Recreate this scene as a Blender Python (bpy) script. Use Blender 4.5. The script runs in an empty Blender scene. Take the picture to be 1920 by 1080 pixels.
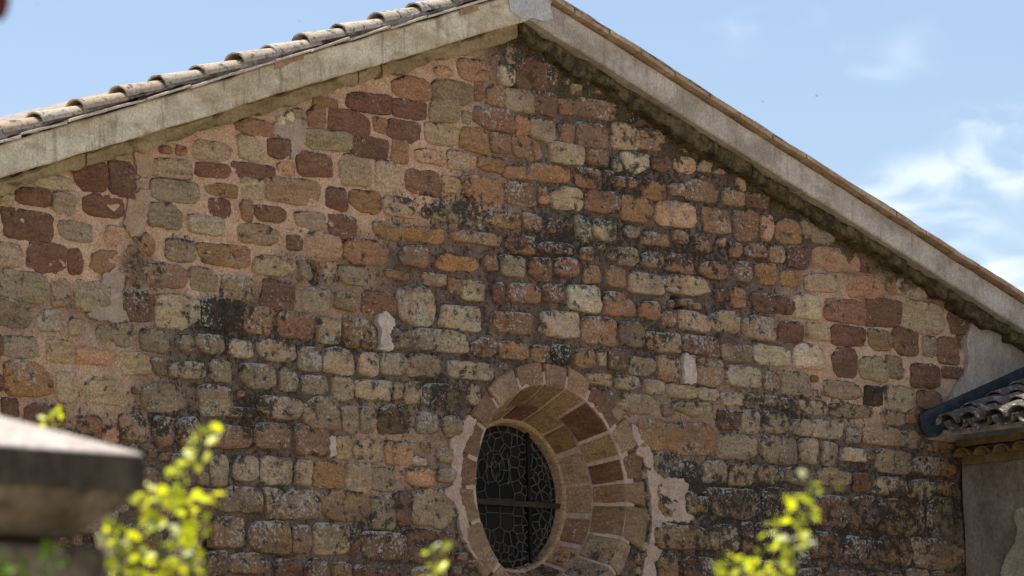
import bpy, bmesh, math, random
import numpy as np
from mathutils import Vector, Matrix, Euler

# ------------------------------------------------------------------ camera, sky, sun, exposure
scene = bpy.context.scene
TH, PH, RO, FPX = math.radians(45.3), math.radians(8.1), math.radians(-1.5), 7500.0
WALL_DIST, CAM_H = 22.4, 1.6
Fv = np.array([math.sin(TH)*math.cos(PH), math.cos(TH)*math.cos(PH), math.sin(PH)])
Rv0 = np.array([math.cos(TH), -math.sin(TH), 0.0]); Uv0 = np.cross(Rv0, Fv)
Rv = Rv0*math.cos(RO) + Uv0*math.sin(RO); Uv = -Rv0*math.sin(RO) + Uv0*math.cos(RO)

def ray(px, py):
    return Fv + Rv*(px-960)/FPX + Uv*(540-py)/FPX
_d = ray(1000, 36)
CAM = np.array([-_d[0]/_d[1]*WALL_DIST, -WALL_DIST, CAM_H])

def on_plane(px, py, y=0.0):
    """point of the plane y = const seen at a photo pixel"""
    d = ray(px, py); t = (y-CAM[1])/d[1]
    return CAM + d*t
def W(px, py, y=0.0):
    p = on_plane(px, py, y); return np.array([p[0], p[2]])
def at_depth(px, py, depth):
    return Vector(CAM + ray(px, py)*depth)
def to_px(X, Z, Y=0.0):
    d = np.stack([np.asarray(X, float)-CAM[0], np.full(np.shape(X), Y-CAM[1]), np.asarray(Z, float)-CAM[2]], -1)
    k = d@Fv
    return 960+FPX*(d@Rv)/k, 540-FPX*(d@Uv)/k

cam_data = bpy.data.cameras.new("camera"); cam = bpy.data.objects.new("camera", cam_data)
scene.collection.objects.link(cam); scene.camera = cam
cam.matrix_world = Matrix(((Rv[0], Uv[0], -Fv[0], CAM[0]), (Rv[1], Uv[1], -Fv[1], CAM[1]),
                           (Rv[2], Uv[2], -Fv[2], CAM[2]), (0, 0, 0, 1)))
cam_data.sensor_width = 36; cam_data.lens = FPX/1920*36
cam_data.clip_start = 0.1; cam_data.clip_end = 5000
cam_data.dof.use_dof = True
cam_data.dof.focus_distance = WALL_DIST/Fv[1]*0.985
cam_data.dof.aperture_fstop = 6.8
scene.render.resolution_x, scene.render.resolution_y = 1024, 576

SUN_EL = math.radians(66)
sh = Vector((-0.60, 0.80, 0)).normalized()
sun_dir = Vector((sh.x*math.cos(SUN_EL), sh.y*math.cos(SUN_EL), math.sin(SUN_EL)))
world = bpy.data.worlds.new("World"); scene.world = world; world.use_nodes = True
wn, wl = world.node_tree.nodes, world.node_tree.links
wn.clear()
w_out = wn.new('ShaderNodeOutputWorld'); w_bg = wn.new('ShaderNodeBackground')
sky = wn.new('ShaderNodeTexSky'); sky.sky_type = 'NISHITA'; sky.sun_disc = False
sky.sun_elevation = SUN_EL; sky.sun_rotation = math.atan2(sh.x, sh.y)
sky.altitude = 300; sky.air_density = 1.0; sky.dust_density = 1.8; sky.ozone_density = 1.6
w_co = wn.new('ShaderNodeTexCoord')
w_map = wn.new('ShaderNodeMapping'); w_map.inputs['Scale'].default_value = (1, 1, 2.1); w_map.inputs['Location'].default_value = (5.273, 3.123, 0.230)
w_n1 = wn.new('ShaderNodeTexNoise'); w_n1.inputs['Scale'].default_value = 9; w_n1.inputs['Detail'].default_value = 3
w_n2 = wn.new('ShaderNodeTexNoise'); w_n2.inputs['Scale'].default_value = 42; w_n2.inputs['Detail'].default_value = 6; w_n2.inputs['Distortion'].default_value = 0.6
w_r1 = wn.new('ShaderNodeMapRange'); w_r1.interpolation_type = 'SMOOTHSTEP'; w_r1.inputs[1].default_value = 0.525; w_r1.inputs[2].default_value = 0.66
w_r2 = wn.new('ShaderNodeMapRange'); w_r2.interpolation_type = 'SMOOTHSTEP'; w_r2.inputs[1].default_value = 0.40; w_r2.inputs[2].default_value = 0.66
w_m = wn.new('ShaderNodeMath'); w_m.operation = 'MULTIPLY'
w_m2 = wn.new('ShaderNodeMath'); w_m2.operation = 'MULTIPLY_ADD'; w_m2.inputs[1].default_value = 0.62; w_m2.inputs[2].default_value = 0.05
w_mix = wn.new('ShaderNodeMixRGB'); w_mix.inputs[2].default_value = (7.6, 7.9, 8.3, 1)
wl.new(w_co.outputs['Generated'], w_map.inputs[0])
for n in (w_n1, w_n2): wl.new(w_map.outputs[0], n.inputs['Vector'])
wl.new(w_n1.outputs[0], w_r1.inputs[0]); wl.new(w_n2.outputs[0], w_r2.inputs[0])
wl.new(w_r1.outputs[0], w_m.inputs[0]); wl.new(w_r2.outputs[0], w_m.inputs[1])
wl.new(w_m.outputs[0], w_m2.inputs[0]); wl.new(w_m2.outputs[0], w_mix.inputs[0])
wl.new(sky.outputs[0], w_mix.inputs[1]); wl.new(w_mix.outputs[0], w_bg.inputs[0])
w_bg.inputs[1].default_value = 0.10
wl.new(w_bg.outputs[0], w_out.inputs[0])

sun_data = bpy.data.lights.new("sun", 'SUN'); sun_data.energy = 4.8; sun_data.angle = math.radians(0.53); sun_data.color = (1, 0.95, 0.87)
sun = bpy.data.objects.new("sun", sun_data); scene.collection.objects.link(sun)
sun.rotation_euler = (-sun_dir).to_track_quat('-Z', 'Y').to_euler(); sun.location = (0, 0, 30)

scene.render.engine = 'CYCLES'
scene.view_settings.view_transform = 'Standard'; scene.view_settings.look = 'None'
scene.view_settings.exposure = 0.81; scene.view_settings.gamma = 1; scene.view_settings.use_curve_mapping = False

# ------------------------------------------------------------------ helpers
rng = random.Random(11); nrng = np.random.default_rng(5)
COL = scene.collection
def lin(c):
    return tuple(((v/255)/12.92 if v/255 <= 0.04045 else ((v/255+0.055)/1.055)**2.4) for v in c)
def vnoise(x, y, seed=0):
    x = np.asarray(x, float); y = np.asarray(y, float)
    xi = np.floor(x).astype(np.int64); yi = np.floor(y).astype(np.int64); fx = x-xi; fy = y-yi
    fx = fx*fx*(3-2*fx); fy = fy*fy*(3-2*fy)
    def h(a, b):
        n = (a*374761393+b*668265263+seed*1442695041) & 0xffffffff
        n = ((n ^ (n >> 13))*1274126177) & 0xffffffff
        n = (n ^ (n >> 16)) & 0xffff
        return n/65535.0
    return (h(xi, yi)*(1-fx)+h(xi+1, yi)*fx)*(1-fy)+(h(xi, yi+1)*(1-fx)+h(xi+1, yi+1)*fx)*fy
def fbm(x, y, seed=0, octaves=4, gain=0.5):
    s = 0; a = 1; t = 0
    for o in range(octaves):
        s = s+a*vnoise(np.asarray(x)*2**o, np.asarray(y)*2**o, seed+o*17); t += a; a *= gain
    return s/t-0.5

def new_obj(name, verts, faces, mat, parent=None, origin=None, smooth=False):
    verts = np.asarray(verts, float)
    o3 = np.zeros(3) if origin is None else np.asarray(origin, float)
    me = bpy.data.meshes.new(name); me.from_pydata((verts-o3).tolist(), [], faces); me.update()
    ob = bpy.data.objects.new(name, me); COL.objects.link(ob); ob.location = o3
    if mat: me.materials.append(mat)
    if smooth:
        me.polygons.foreach_set('use_smooth', [True]*len(me.polygons))
    if parent is not None: put(ob, parent)
    return ob
def put(ob, parent):
    # keep world transform (parents carry translation and rotation only)
    ob.parent = parent; ob.matrix_parent_inverse = world_of(parent).inverted()
def world_of(o):
    m = o.matrix_basis.copy()
    if o.parent: m = world_of(o.parent) @ o.matrix_parent_inverse @ m
    return m
def empty(name, loc, label=None, cat=None, group=None):
    o = bpy.data.objects.new(name, None); COL.objects.link(o); o.location = loc; o.empty_display_size = 0.2
    tag(o, label, cat, group); return o
def tag(o, label=None, cat=None, group=None, kind=None):
    if label: o['label'] = label
    if cat: o['category'] = cat
    if group: o['group'] = group
    if kind: o['kind'] = kind
    return o
def fattr(me, name, vals):
    a = me.attributes.new(name, 'FLOAT', 'POINT'); a.data.foreach_set('value', np.asarray(vals, np.float32))
def cattr(me, name, cols):
    a = me.attributes.new(name, 'FLOAT_COLOR', 'POINT'); c = np.ones((len(me.vertices), 4), np.float32); c[:, :3] = cols
    a.data.foreach_set('color', c.ravel())

class NT:
    def __init__(self, name):
        self.m = bpy.data.materials.new(name); self.m.use_nodes = True
        self.n = self.m.node_tree.nodes; self.l = self.m.node_tree.links
        self.b = self.n['Principled BSDF']; self.out = self.n['Material Output']
        self.b.inputs['Roughness'].default_value = 0.9; self.b.inputs['Specular IOR Level'].default_value = 0.2
        g = self.n.new('ShaderNodeNewGeometry'); self.pos = g.outputs['Position']; self.nor = g.outputs['Normal']
        self.oc = None
    def set(self, sock, v):
        if hasattr(v, 'is_linked') or hasattr(v, 'links'): self.l.new(v, sock)
        elif isinstance(v, (tuple, list)) and len(v) == 3 and sock.type == 'RGBA': sock.default_value = (*v, 1)
        else: sock.default_value = v
    def noise(self, scale, detail=4, rough=0.55, stretch=(1, 1, 1), off=(0, 0, 0), dist=0.0, vec=None):
        mp = self.n.new('ShaderNodeMapping'); mp.inputs['Scale'].default_value = stretch; mp.inputs['Location'].default_value = off
        self.l.new(vec or self.pos, mp.inputs[0])
        t = self.n.new('ShaderNodeTexNoise'); t.inputs['Scale'].default_value = scale; t.inputs['Detail'].default_value = detail
        t.inputs['Roughness'].default_value = rough; t.inputs['Distortion'].default_value = dist
        self.l.new(mp.outputs[0], t.inputs['Vector']); return t.outputs[0]
    def ramp(self, v, a, b, lo=0.0, hi=1.0):
        r = self.n.new('ShaderNodeMapRange'); r.interpolation_type = 'SMOOTHSTEP'
        self.set(r.inputs[0], v); self.set(r.inputs[1], a); self.set(r.inputs[2], b); self.set(r.inputs[3], lo); self.set(r.inputs[4], hi)
        return r.outputs[0]
    def math(self, op, a, b=0.0, c=0.0):
        m = self.n.new('ShaderNodeMath'); m.operation = op
        self.set(m.inputs[0], a); self.set(m.inputs[1], b); self.set(m.inputs[2], c); return m.outputs[0]
    def mix(self, f, a, b, mode='MIX'):
        m = self.n.new('ShaderNodeMixRGB'); m.blend_type = mode
        self.set(m.inputs[0], f); self.set(m.inputs[1], a); self.set(m.inputs[2], b); return m.outputs[0]
    def attr(self, name, col=False):
        a = self.n.new('ShaderNodeAttribute'); a.attribute_name = name
        return a.outputs['Color'] if col else a.outputs['Fac']
    def sep(self, v, i):
        s = self.n.new('ShaderNodeSeparateXYZ'); self.l.new(v, s.inputs[0]); return s.outputs[i]
    def bump(self, h, strength=0.5, dist=0.02):
        b = self.n.new('ShaderNodeBump'); b.inputs['Strength'].default_value = strength; b.inputs['Distance'].default_value = dist
        self.l.new(h, b.inputs['Height']); self.l.new(b.outputs[0], self.b.inputs['Normal'])
    def col(self, c): self.set(self.b.inputs['Base Color'], c)

# ------------------------------------------------------------------ materials
def mat_stone(name='weathered sandstone', lich=1.0, crustf=1.0):
    t = NT(name); c = t.attr('Col', True); age = t.attr('age'); rnd = t.attr('rnd')
    up = t.sep(t.nor, 2)
    sh_ = t.n.new('ShaderNodeCombineXYZ'); t.set(sh_.inputs[0], t.math('MULTIPLY', rnd, 7.0)); t.set(sh_.inputs[2], t.math('MULTIPLY', rnd, 3.0))
    va = t.n.new('ShaderNodeVectorMath'); va.operation = 'ADD'; t.l.new(t.pos, va.inputs[0]); t.l.new(sh_.outputs[0], va.inputs[1]); p = va.outputs[0]
    band = t.noise(7, 5, 0.6, (0.7, 0.7, 3.2), dist=0.8, vec=p)
    blot = t.noise(6, 5, 0.65, (1, 1, 1.3), off=(3, 1, 8), vec=p)
    fine = t.noise(55, 5, 0.7, off=(5, 2, 2))
    grit = t.noise(160, 3, 0.7, off=(1, 7, 4))
    dark = t.mix(1.0, c, (0.66, 0.63, 0.60), 'MULTIPLY'); pale = t.mix(0.20, c, (0.42, 0.35, 0.25))
    k = t.mix(t.ramp(band, 0.42, 0.66, 0, 0.8), c, dark); k = t.mix(t.ramp(blot, 0.50, 0.70, 0, 0.75), k, pale)
    k = t.mix(1.0, k, t.mix(t.ramp(fine, 0.3, 0.7), (0.62, 0.62, 0.62), (1.32, 1.32, 1.30)), 'MULTIPLY')
    k = t.mix(t.ramp(grit, 0.60, 0.70, 0, 0.5), k, t.mix(1.0, k, (0.35, 0.33, 0.3), 'MULTIPLY'))
    # grey-green film, black crust and pale crustose lichen (grow on ledges of the old wall)
    film = t.noise(2.2, 5, 0.6, off=(9, 3, 1))
    k = t.mix(t.math('MULTIPLY', t.ramp(film, 0.45, 0.68), t.math('MULTIPLY', age, 0.62)), k, (0.165, 0.118, 0.088))
    crust = t.noise(11, 7, 0.72, off=(2, 4, 6))
    ct = t.math('ADD', crust, t.math('MULTIPLY', t.math('MAXIMUM', up, 0.0), 0.22)); ct = t.math('ADD', ct, t.math('MULTIPLY', age, 0.055)); ct = t.math('ADD', ct, t.math('MULTIPLY', t.attr('soot'), 0.115)); ct = t.math('ADD', ct, t.math('MULTIPLY', t.math('SUBTRACT', t.noise(1.6, 3, 0.5, off=(3, 6, 2)), 0.5), 0.16))
    k = t.mix(t.ramp(ct, 0.585+0.06*(1-crustf), 0.70+0.06*(1-crustf), 0, 0.88), k, (0.035, 0.030, 0.025))
    li = t.noise(38, 5, 0.72, off=(8, 8, 1)); lim = t.noise(3.5, 3, 0.5, off=(0, 5, 2))
    lt = t.math('ADD', li, t.math('MULTIPLY', t.math('MAXIMUM', up, 0.0), 0.13*lich)); lt = t.math('ADD', lt, t.math('MULTIPLY', age, 0.075*lich))
    lt = t.math('ADD', lt, t.math('MULTIPLY', t.math('SUBTRACT', lim, 0.5), 0.36))
    k = t.mix(t.ramp(lt, 0.655, 0.70, 0, 0.78), k, (0.50, 0.47, 0.40))
    bl = t.noise(16, 6, 0.68, off=(1, 9, 5)); bt = t.math('ADD', bl, t.math('MULTIPLY', t.math('MAXIMUM', up, 0.0), 0.17*lich)); bt = t.math('ADD', bt, t.math('MULTIPLY', age, 0.06)); bt = t.math('ADD', bt, t.math('MULTIPLY', t.math('SUBTRACT', lim, 0.5), 0.25))
    k = t.mix(t.ramp(bt, 0.68, 0.735, 0, 0.8), k, (0.46, 0.43, 0.36))
    t.col(k)
    h = t.math('ADD', t.math('MULTIPLY', fine, 0.5), t.noise(18, 7, 0.65, (1, 1, 1.8), off=(4, 4, 4)))
    t.bump(t.math('ADD', h, t.math('MULTIPLY', grit, 0.18)), 1.0, 0.026)
    return t.m
def mat_mortar():
    t = NT('lime mortar'); fresh = t.attr('fresh'); moss = t.attr('moss'); up = t.sep(t.nor, 2)
    n1 = t.noise(5, 6, 0.65); n2 = t.noise(60, 5, 0.7, off=(1, 2, 3)); n3 = t.noise(24, 6, 0.7, off=(6, 1, 1))
    peach = t.mix(t.ramp(n1, 0.38, 0.66), (0.58, 0.36, 0.235), (0.68, 0.46, 0.31))
    old = t.mix(t.ramp(n1, 0.35, 0.65), (0.112, 0.080, 0.060), (0.215, 0.152, 0.112))
    k = t.mix(fresh, old, peach)
    k = t.mix(1.0, k, t.mix(t.ramp(n2, 0.3, 0.72), (0.62, 0.6, 0.58), (1.3, 1.3, 1.3)), 'MULTIPLY')
    dk = t.math('SUBTRACT', n3, t.math('MULTIPLY', fresh, 0.10)); dk = t.math('ADD', dk, t.math('MULTIPLY', t.attr('soot'), 0.14)); dk = t.math('ADD', dk, t.math('MULTIPLY', t.math('SUBTRACT', t.noise(1.6, 3, 0.5, off=(3, 6, 2)), 0.5), 0.2))
    k = t.mix(t.ramp(dk, 0.51, 0.61, 0, 0.85), k, (0.03, 0.025, 0.02))
    mo = t.noise(9, 6, 0.7, off=(2, 2, 2))
    k = t.mix(t.math('MULTIPLY', moss, t.ramp(mo, 0.25, 0.55, 0.45, 1.0)), k, t.mix(t.ramp(n2, 0.35, 0.65), (0.030, 0.023, 0.011), (0.115, 0.088, 0.042)))
    sp = t.math('SUBTRACT', t.noise(70, 4, 0.75, off=(3, 3, 9)), t.math('MULTIPLY', fresh, 0.06))
    sp = t.math('ADD', sp, t.math('MULTIPLY', t.math('SUBTRACT', t.noise(2.6, 2, 0.5, off=(7, 7, 7)), 0.5), 0.22))
    k = t.mix(t.ramp(sp, 0.64, 0.68, 0, 0.85), k, (0.46, 0.42, 0.36))
    t.col(k); t.bump(t.math('ADD', n2, t.math('MULTIPLY', n3, 1.3)), 0.9, 0.016); return t.m
def mat_plain(name, a, b, scale=4, stretch=(1, 1, 1), stain=None, stain_at=(0.55, 0.7), bump=0.4, bscale=50, spots=0.0, rough=0.9, drips=0.0):
    t = NT(name); n = t.noise(scale, 6, 0.65, stretch); f = t.noise(bscale, 5, 0.7, off=(2, 5, 1))
    k = t.mix(t.ramp(n, 0.35, 0.65), a, b)
    k = t.mix(1.0, k, t.mix(t.ramp(f, 0.3, 0.7), (0.75, 0.75, 0.75), (1.2, 1.2, 1.2)), 'MULTIPLY')
    if stain:
        s = t.noise(scale*1.7, 7, 0.7, stretch, off=(4, 9, 3)); k = t.mix(t.ramp(s, stain_at[0], stain_at[1], 0, 0.8), k, stain)
    if drips:
        s = t.noise(5, 5, 0.7, (3.2, 3.2, 0.45), off=(7, 2, 6)); k = t.mix(t.ramp(s, 0.52, 0.66, 0, drips), k, (0.17, 0.135, 0.085))
    if spots:
        s = t.noise(45, 4, 0.7, off=(4, 3, 3)); k = t.mix(t.ramp(s, 0.62, 0.68, 0, spots), k, (0.03, 0.027, 0.022))
    t.col(k); t.b.inputs['Roughness'].default_value = rough
    t.bump(t.math('ADD', f, t.math('MULTIPLY', n, 1.0)), bump, 0.012); return t.m
M_STONE = mat_stone(); M_DRESSED = mat_stone('dressed sandstone', 0.5, 0.0); M_MORTAR = mat_mortar()
M_FASCIA = mat_plain('aged lime render', (0.42, 0.335, 0.215), (0.68, 0.60, 0.455), 1.9, (1, 1, 1.8), stain=(0.30, 0.215, 0.12), stain_at=(0.53, 0.70), spots=0.35, bump=0.7, drips=0.5)
M_FASCIA_R = mat_plain('grey lime render', (0.33, 0.27, 0.215), (0.54, 0.47, 0.40), 2.4, (1, 1, 1.4), stain=(0.31, 0.25, 0.18), stain_at=(0.56, 0.74), spots=0.4, bump=0.7, drips=0.4)
M_CEMENT = mat_plain('grey cement', (0.40, 0.385, 0.37), (0.50, 0.49, 0.48), 5)
M_SLAB = mat_plain('olive stone slab', (0.22, 0.158, 0.082), (0.36, 0.275, 0.160), 3.5, (0.6, 1, 1.6), stain=(0.075, 0.06, 0.03), stain_at=(0.55, 0.68), spots=0.5, bump=0.7, bscale=35)
M_MOSS = mat_plain('mossy stone', (0.055, 0.042, 0.020), (0.155, 0.117, 0.058), 7, stain=(0.022, 0.018, 0.010), stain_at=(0.46, 0.60), spots=0.6, bump=1.0, bscale=38)
M_PATCH = mat_plain('pale pink mortar', (0.40, 0.285, 0.215), (0.49, 0.36, 0.28), 6, stain=(0.31, 0.215, 0.16), stain_at=(0.54, 0.70), spots=0.3, bump=0.7)
M_WHITEPATCH = mat_plain('pale lime patch', (0.46, 0.36, 0.29), (0.58, 0.48, 0.41), 9, stain=(0.34, 0.25, 0.19), stain_at=(0.55, 0.68), spots=0.45, bump=0.8)
M_GREYPATCH = mat_plain('smooth grey plaster', (0.31, 0.23, 0.17), (0.38, 0.29, 0.22), 7, spots=0.15, bump=0.3)
M_PEACH = mat_plain('peach mortar', (0.34, 0.215, 0.135), (0.44, 0.295, 0.195), 7, spots=0.4, bump=0.6)
M_PLASTER = mat_plain('grey brown plaster', (0.15, 0.112, 0.085), (0.26, 0.20, 0.155), 2.8, (1, 1, 0.7), stain=(0.10, 0.085, 0.072), stain_at=(0.54, 0.72), spots=0.3, bump=0.6, bscale=28)
M_COAT = mat_plain('warm grey plaster coat', (0.27, 0.21, 0.165), (0.42, 0.34, 0.275), 2.6, (1, 1, 0.8), stain=(0.19, 0.15, 0.12), stain_at=(0.54, 0.72), spots=0.3, bump=0.6, bscale=28)
M_TAN = mat_plain('tan rubble core', (0.30, 0.235, 0.16), (0.42, 0.34, 0.24), 8, spots=0.4, bump=0.8)
M_LEAD = mat_plain('weathered lead', (0.018, 0.0195, 0.0225), (0.042, 0.046, 0.053), 9, stain=(0.12, 0.12, 0.12), stain_at=(0.58, 0.70), bump=0.8, rough=0.55)
M_IRON = mat_plain('rusty iron bar', (0.030, 0.018, 0.014), (0.052, 0.028, 0.020), 14, bump=0.4, rough=0.7)
M_CAME = mat_plain('grey lead came', (0.065, 0.062, 0.055), (0.13, 0.122, 0.107), 20, bump=0.2, rough=0.6)
M_DARK = mat_plain('dark interior', (0.008, 0.007, 0.006), (0.012, 0.01, 0.009), 3)
M_BED = mat_plain('dark bedding mortar', (0.20, 0.175, 0.15), (0.38, 0.34, 0.29), 9, stain=(0.06, 0.053, 0.045), stain_at=(0.52, 0.64), spots=0.5, bump=0.8)
def mat_tile(name, vc, dk=0.54):
    t = NT(name); c = t.attr('Col', True) if vc else None
    oi = t.n.new('ShaderNodeObjectInfo'); r = oi.outputs['Random']
    base = t.mix(t.ramp(r, 0.0, 0.35), (0.40, 0.285, 0.195), (0.45, 0.38, 0.295)); base = t.mix(t.ramp(r, 0.55, 1.0), base, (0.40, 0.335, 0.26))
    n = t.noise(6, 6, 0.65); k = t.mix(t.ramp(n, 0.42, 0.68), base, (0.40, 0.35, 0.28))
    d = t.noise(13, 7, 0.72, off=(3, 1, 1)); k = t.mix(t.ramp(d, dk, dk+0.12, 0, 0.85), k, (0.05, 0.043, 0.038))
    f = t.noise(60, 4, 0.7); k = t.mix(1, k, t.mix(t.ramp(f, 0.3, 0.7), (0.7, 0.7, 0.7), (1.2, 1.2, 1.2)), 'MULTIPLY')
    t.col(k); t.bump(f, 0.5, 0.006); return t.m
M_TILE = mat_tile('clay roof tile', False, 0.505); M_TILE2 = mat_tile('lichened clay roof tile', False, 0.37)
M_PLANELLE = mat_plain('flat clay verge tile', (0.33, 0.20, 0.12), (0.44, 0.33, 0.22), 5, stain=(0.13, 0.09, 0.06), stain_at=(0.55, 0.68), bump=0.4)
M_PLANELLE_PALE = mat_plain('bleached verge tile', (0.46, 0.36, 0.27), (0.60, 0.51, 0.42), 5, stain=(0.20, 0.14, 0.10), stain_at=(0.60, 0.72), bump=0.4)
M_BRICK = mat_plain('red clay brick', (0.26, 0.15, 0.09), (0.38, 0.25, 0.16), 7, stain=(0.42, 0.36, 0.26), stain_at=(0.55, 0.7), bump=0.5)
M_OCHRE = mat_plain('ochre genoise tile', (0.13, 0.085, 0.042), (0.21, 0.14, 0.072), 6, stain=(0.06, 0.045, 0.026), stain_at=(0.52, 0.68), bump=0.5)
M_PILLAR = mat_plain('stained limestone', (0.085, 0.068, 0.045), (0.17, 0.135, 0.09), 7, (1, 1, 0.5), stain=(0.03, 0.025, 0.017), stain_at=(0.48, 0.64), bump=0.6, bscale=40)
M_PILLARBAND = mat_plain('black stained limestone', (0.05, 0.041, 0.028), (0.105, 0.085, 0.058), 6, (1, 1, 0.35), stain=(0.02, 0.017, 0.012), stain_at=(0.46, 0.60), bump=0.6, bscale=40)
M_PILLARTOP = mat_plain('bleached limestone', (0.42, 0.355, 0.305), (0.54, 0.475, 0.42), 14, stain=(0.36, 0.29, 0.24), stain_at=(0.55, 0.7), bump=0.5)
M_GROUND = mat_plain('pale gravel ground', (0.36, 0.30, 0.23), (0.46, 0.39, 0.30), 0.8, stain=(0.22, 0.20, 0.12), stain_at=(0.60, 0.74), bump=0.6, bscale=30)

# ------------------------------------------------------------------ ground
S = 900
ground = new_obj('ground', [(-S, -S, 0), (S, -S, 0), (S, S, 0), (-S, S, 0)], [(0, 1, 2, 3)], M_GROUND)
tag(ground, 'pale gravel ground around the church', 'ground', kind='structure')

M_BLOCKER = mat_plain('dark green blocker', (0.045, 0.06, 0.02), (0.09, 0.10, 0.04), 6, bump=0.8, bscale=60)
bounce_blocker = new_obj('bounce_blocker', [(-14, -7.5, 0.006), (16, -7.5, 0.006), (16, -0.0, 0.006), (-14, -0.0, 0.006)], [(0, 1, 2, 3)], M_BLOCKER)  # added out of view to cut ground bounce into the window reveal
tag(bounce_blocker, 'added unseen dark green sheet that cuts ground bounce to the window', 'bounce_blocker', kind='structure')
# ------------------------------------------------------------------ church: roof lines from the photograph
church = empty('church', (0, 0.3, 0), 'old stone church gable with round window under a shallow tiled roof', 'church')
FY = -0.22                                     # face of the rendered verge band
l0, l1 = W(0, 335, FY), W(952, 49, FY); r0, r1 = W(995, 36, FY), W(1916, 615, FY)
sl = (l1[1]-l0[1])/(l1[0]-l0[0]); sr = (r1[1]-r0[1])/(r1[0]-r0[0])
ax = (r0[1]-sr*r0[0]-(l0[1]-sl*l0[0]))/(sl-sr); az = l0[1]+sl*(ax-l0[0])
FH = 0.245                                     # vertical thickness of the band
XL, XR = W(0, 600)[0]-1.2, W(1920, 600)[0]+1.6
def bot(x): return az+(sl*(x-ax) if x < ax else sr*(x-ax))+0.028*float(fbm(x*0.8, 3.3, 9, 3))*min(1.0, abs(x-ax)*2)
SLAB_H = 0.115

def strip(name, x0, x1, lo, hi, y0, y1, mat, parent, n=40, j=0.006, seed=1, bevel=0.012):
    """long bar following the verge: lower edge lo(x), upper edge hi(x), between depths y0 (front) and y1"""
    V = []; F = []
    for i in range(n+1):
        x = x0+(x1-x0)*i/n
        a = j*2*float(fbm(x*6, 0.3, seed)); b = j*2*float(fbm(x*6, 5.3, seed+3)); c = j*1.5*float(fbm(x*3, 9.1, seed+5))
        zl, zh = lo(x)+a, hi(x)+b
        V += [(x, y1, zl), (x, y0+bevel+c, zl), (x, y0+c, zl+bevel), (x, y0+c*0.5, (zl+zh)/2), (x, y0+c, zh-bevel), (x, y0+bevel+c, zh), (x, y1, zh)]
    m = 7
    for i in range(n):
        for q in range(m):
            a = i*m+q; b = i*m+(q+1) % m
            F.append((a, a+m, b+m, b))
    F.append(tuple(range(m))); F.append(tuple(n*m+q for q in reversed(range(m))))
    o = new_obj(name, V, F, mat, parent, smooth=False)
    bm = bmesh.new(); bm.from_mesh(o.data); bmesh.ops.recalc_face_normals(bm, faces=bm.faces); bm.to_mesh(o.data); bm.free()
    return o
strip('verge_band', XL, ax-0.002, bot, lambda x: bot(x)+FH, FY, 0.05, M_FASCIA, church, 110, 0.014, 1)
strip('verge_band', ax+0.002, XR, bot, lambda x: bot(x)+FH, FY+0.004, 0.05, M_FASCIA_R, church, 110, 0.008, 2)
# fresh cement at the apex
pa = [W(952, -8, FY), W(955, 20, FY), W(975, 34, FY), W(998, 34, FY), W(1015, 40, FY), W(1036, 36, FY), W(1030, 10, FY), W(1038, -12, FY)]
def polyslab(name, pts, yf, yb, mat, parent, jit=0.008, seed=0, step=0.03):
    P = []
    for a, b in zip(pts, pts[1:]+pts[:1]):
        a = np.asarray(a); b = np.asarray(b); k = max(1, int(np.hypot(*(b-a))/step))
        for i in range(k): P.append(a+(b-a)*i/k)
    P = np.array(P)
    if jit:
        P[:, 0] += jit*2*fbm(P[:, 0]*30, P[:, 1]*30, seed, 4, 0.7); P[:, 1] += jit*2*fbm(P[:, 0]*30, P[:, 1]*30+40, seed+9, 4, 0.7)
    bm = bmesh.new(); vs = [bm.verts.new((p[0], yf, p[1])) for p in P]
    es = [bm.edges.new((vs[i], vs[(i+1) % len(vs)])) for i in range(len(vs))]
    bmesh.ops.triangle_fill(bm, use_beauty=True, edges=es)
    r = bmesh.ops.extrude_face_region(bm, geom=list(bm.faces))
    for v in r['geom']:
        if isinstance(v, bmesh.types.BMVert): v.co.y = yb
    bmesh.ops.recalc_face_normals(bm, faces=bm.faces)
    me = bpy.data.meshes.new(name); bm.to_mesh(me); bm.free(); me.materials.append(mat)
    o = bpy.data.objects.new(name, me); COL.objects.link(o)
    if parent is not None: put(o, parent)
    return o
polyslab('cement_patch', pa, FY-0.010, FY+0.03, M_CEMENT, church, 0.01, 3)

# slab course under the band: separate long stones, mossy on the right hand slope
cornice = bpy.data.objects.new('verge_cornice', None); COL.objects.link(cornice); cornice.location = (ax, 0, az); put(cornice, church)
x = XL; i = 0
cuts = [XL]+[W(px, py)[0] for px, py in ((148, 300), (385, 225), (480, 195), (660, 145), (705, 130), (850, 85))]+[ax-0.004]
for a, b in zip(cuts[:-1], cuts[1:]):
    dz = rng.uniform(-0.012, 0.012); dy = rng.uniform(-0.012, 0.012)
    strip('slab', a+0.004, b-0.004, lambda x, d=dz: bot(x)-SLAB_H+d, lambda x: bot(x)+0.004, -0.075+dy, 0.06, M_SLAB, cornice, max(6, int((b-a)/0.035)), 0.055, 20+i, 0.02); i += 1
x = ax+0.004
while x < XR:
    b = min(XR, x+rng.uniform(0.45, 0.95)); dz = rng.uniform(-0.02, 0.02); dy = rng.uniform(-0.02, 0.015)
    strip('slab', x+0.003, b-0.003, lambda x, d=dz: bot(x)-SLAB_H+d, lambda x: bot(x)+0.004, -0.135+dy, 0.06, M_MOSS, cornice, max(6, int((b-x)/0.035)), 0.07, 60+i, 0.02); i += 1
    x = b

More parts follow.
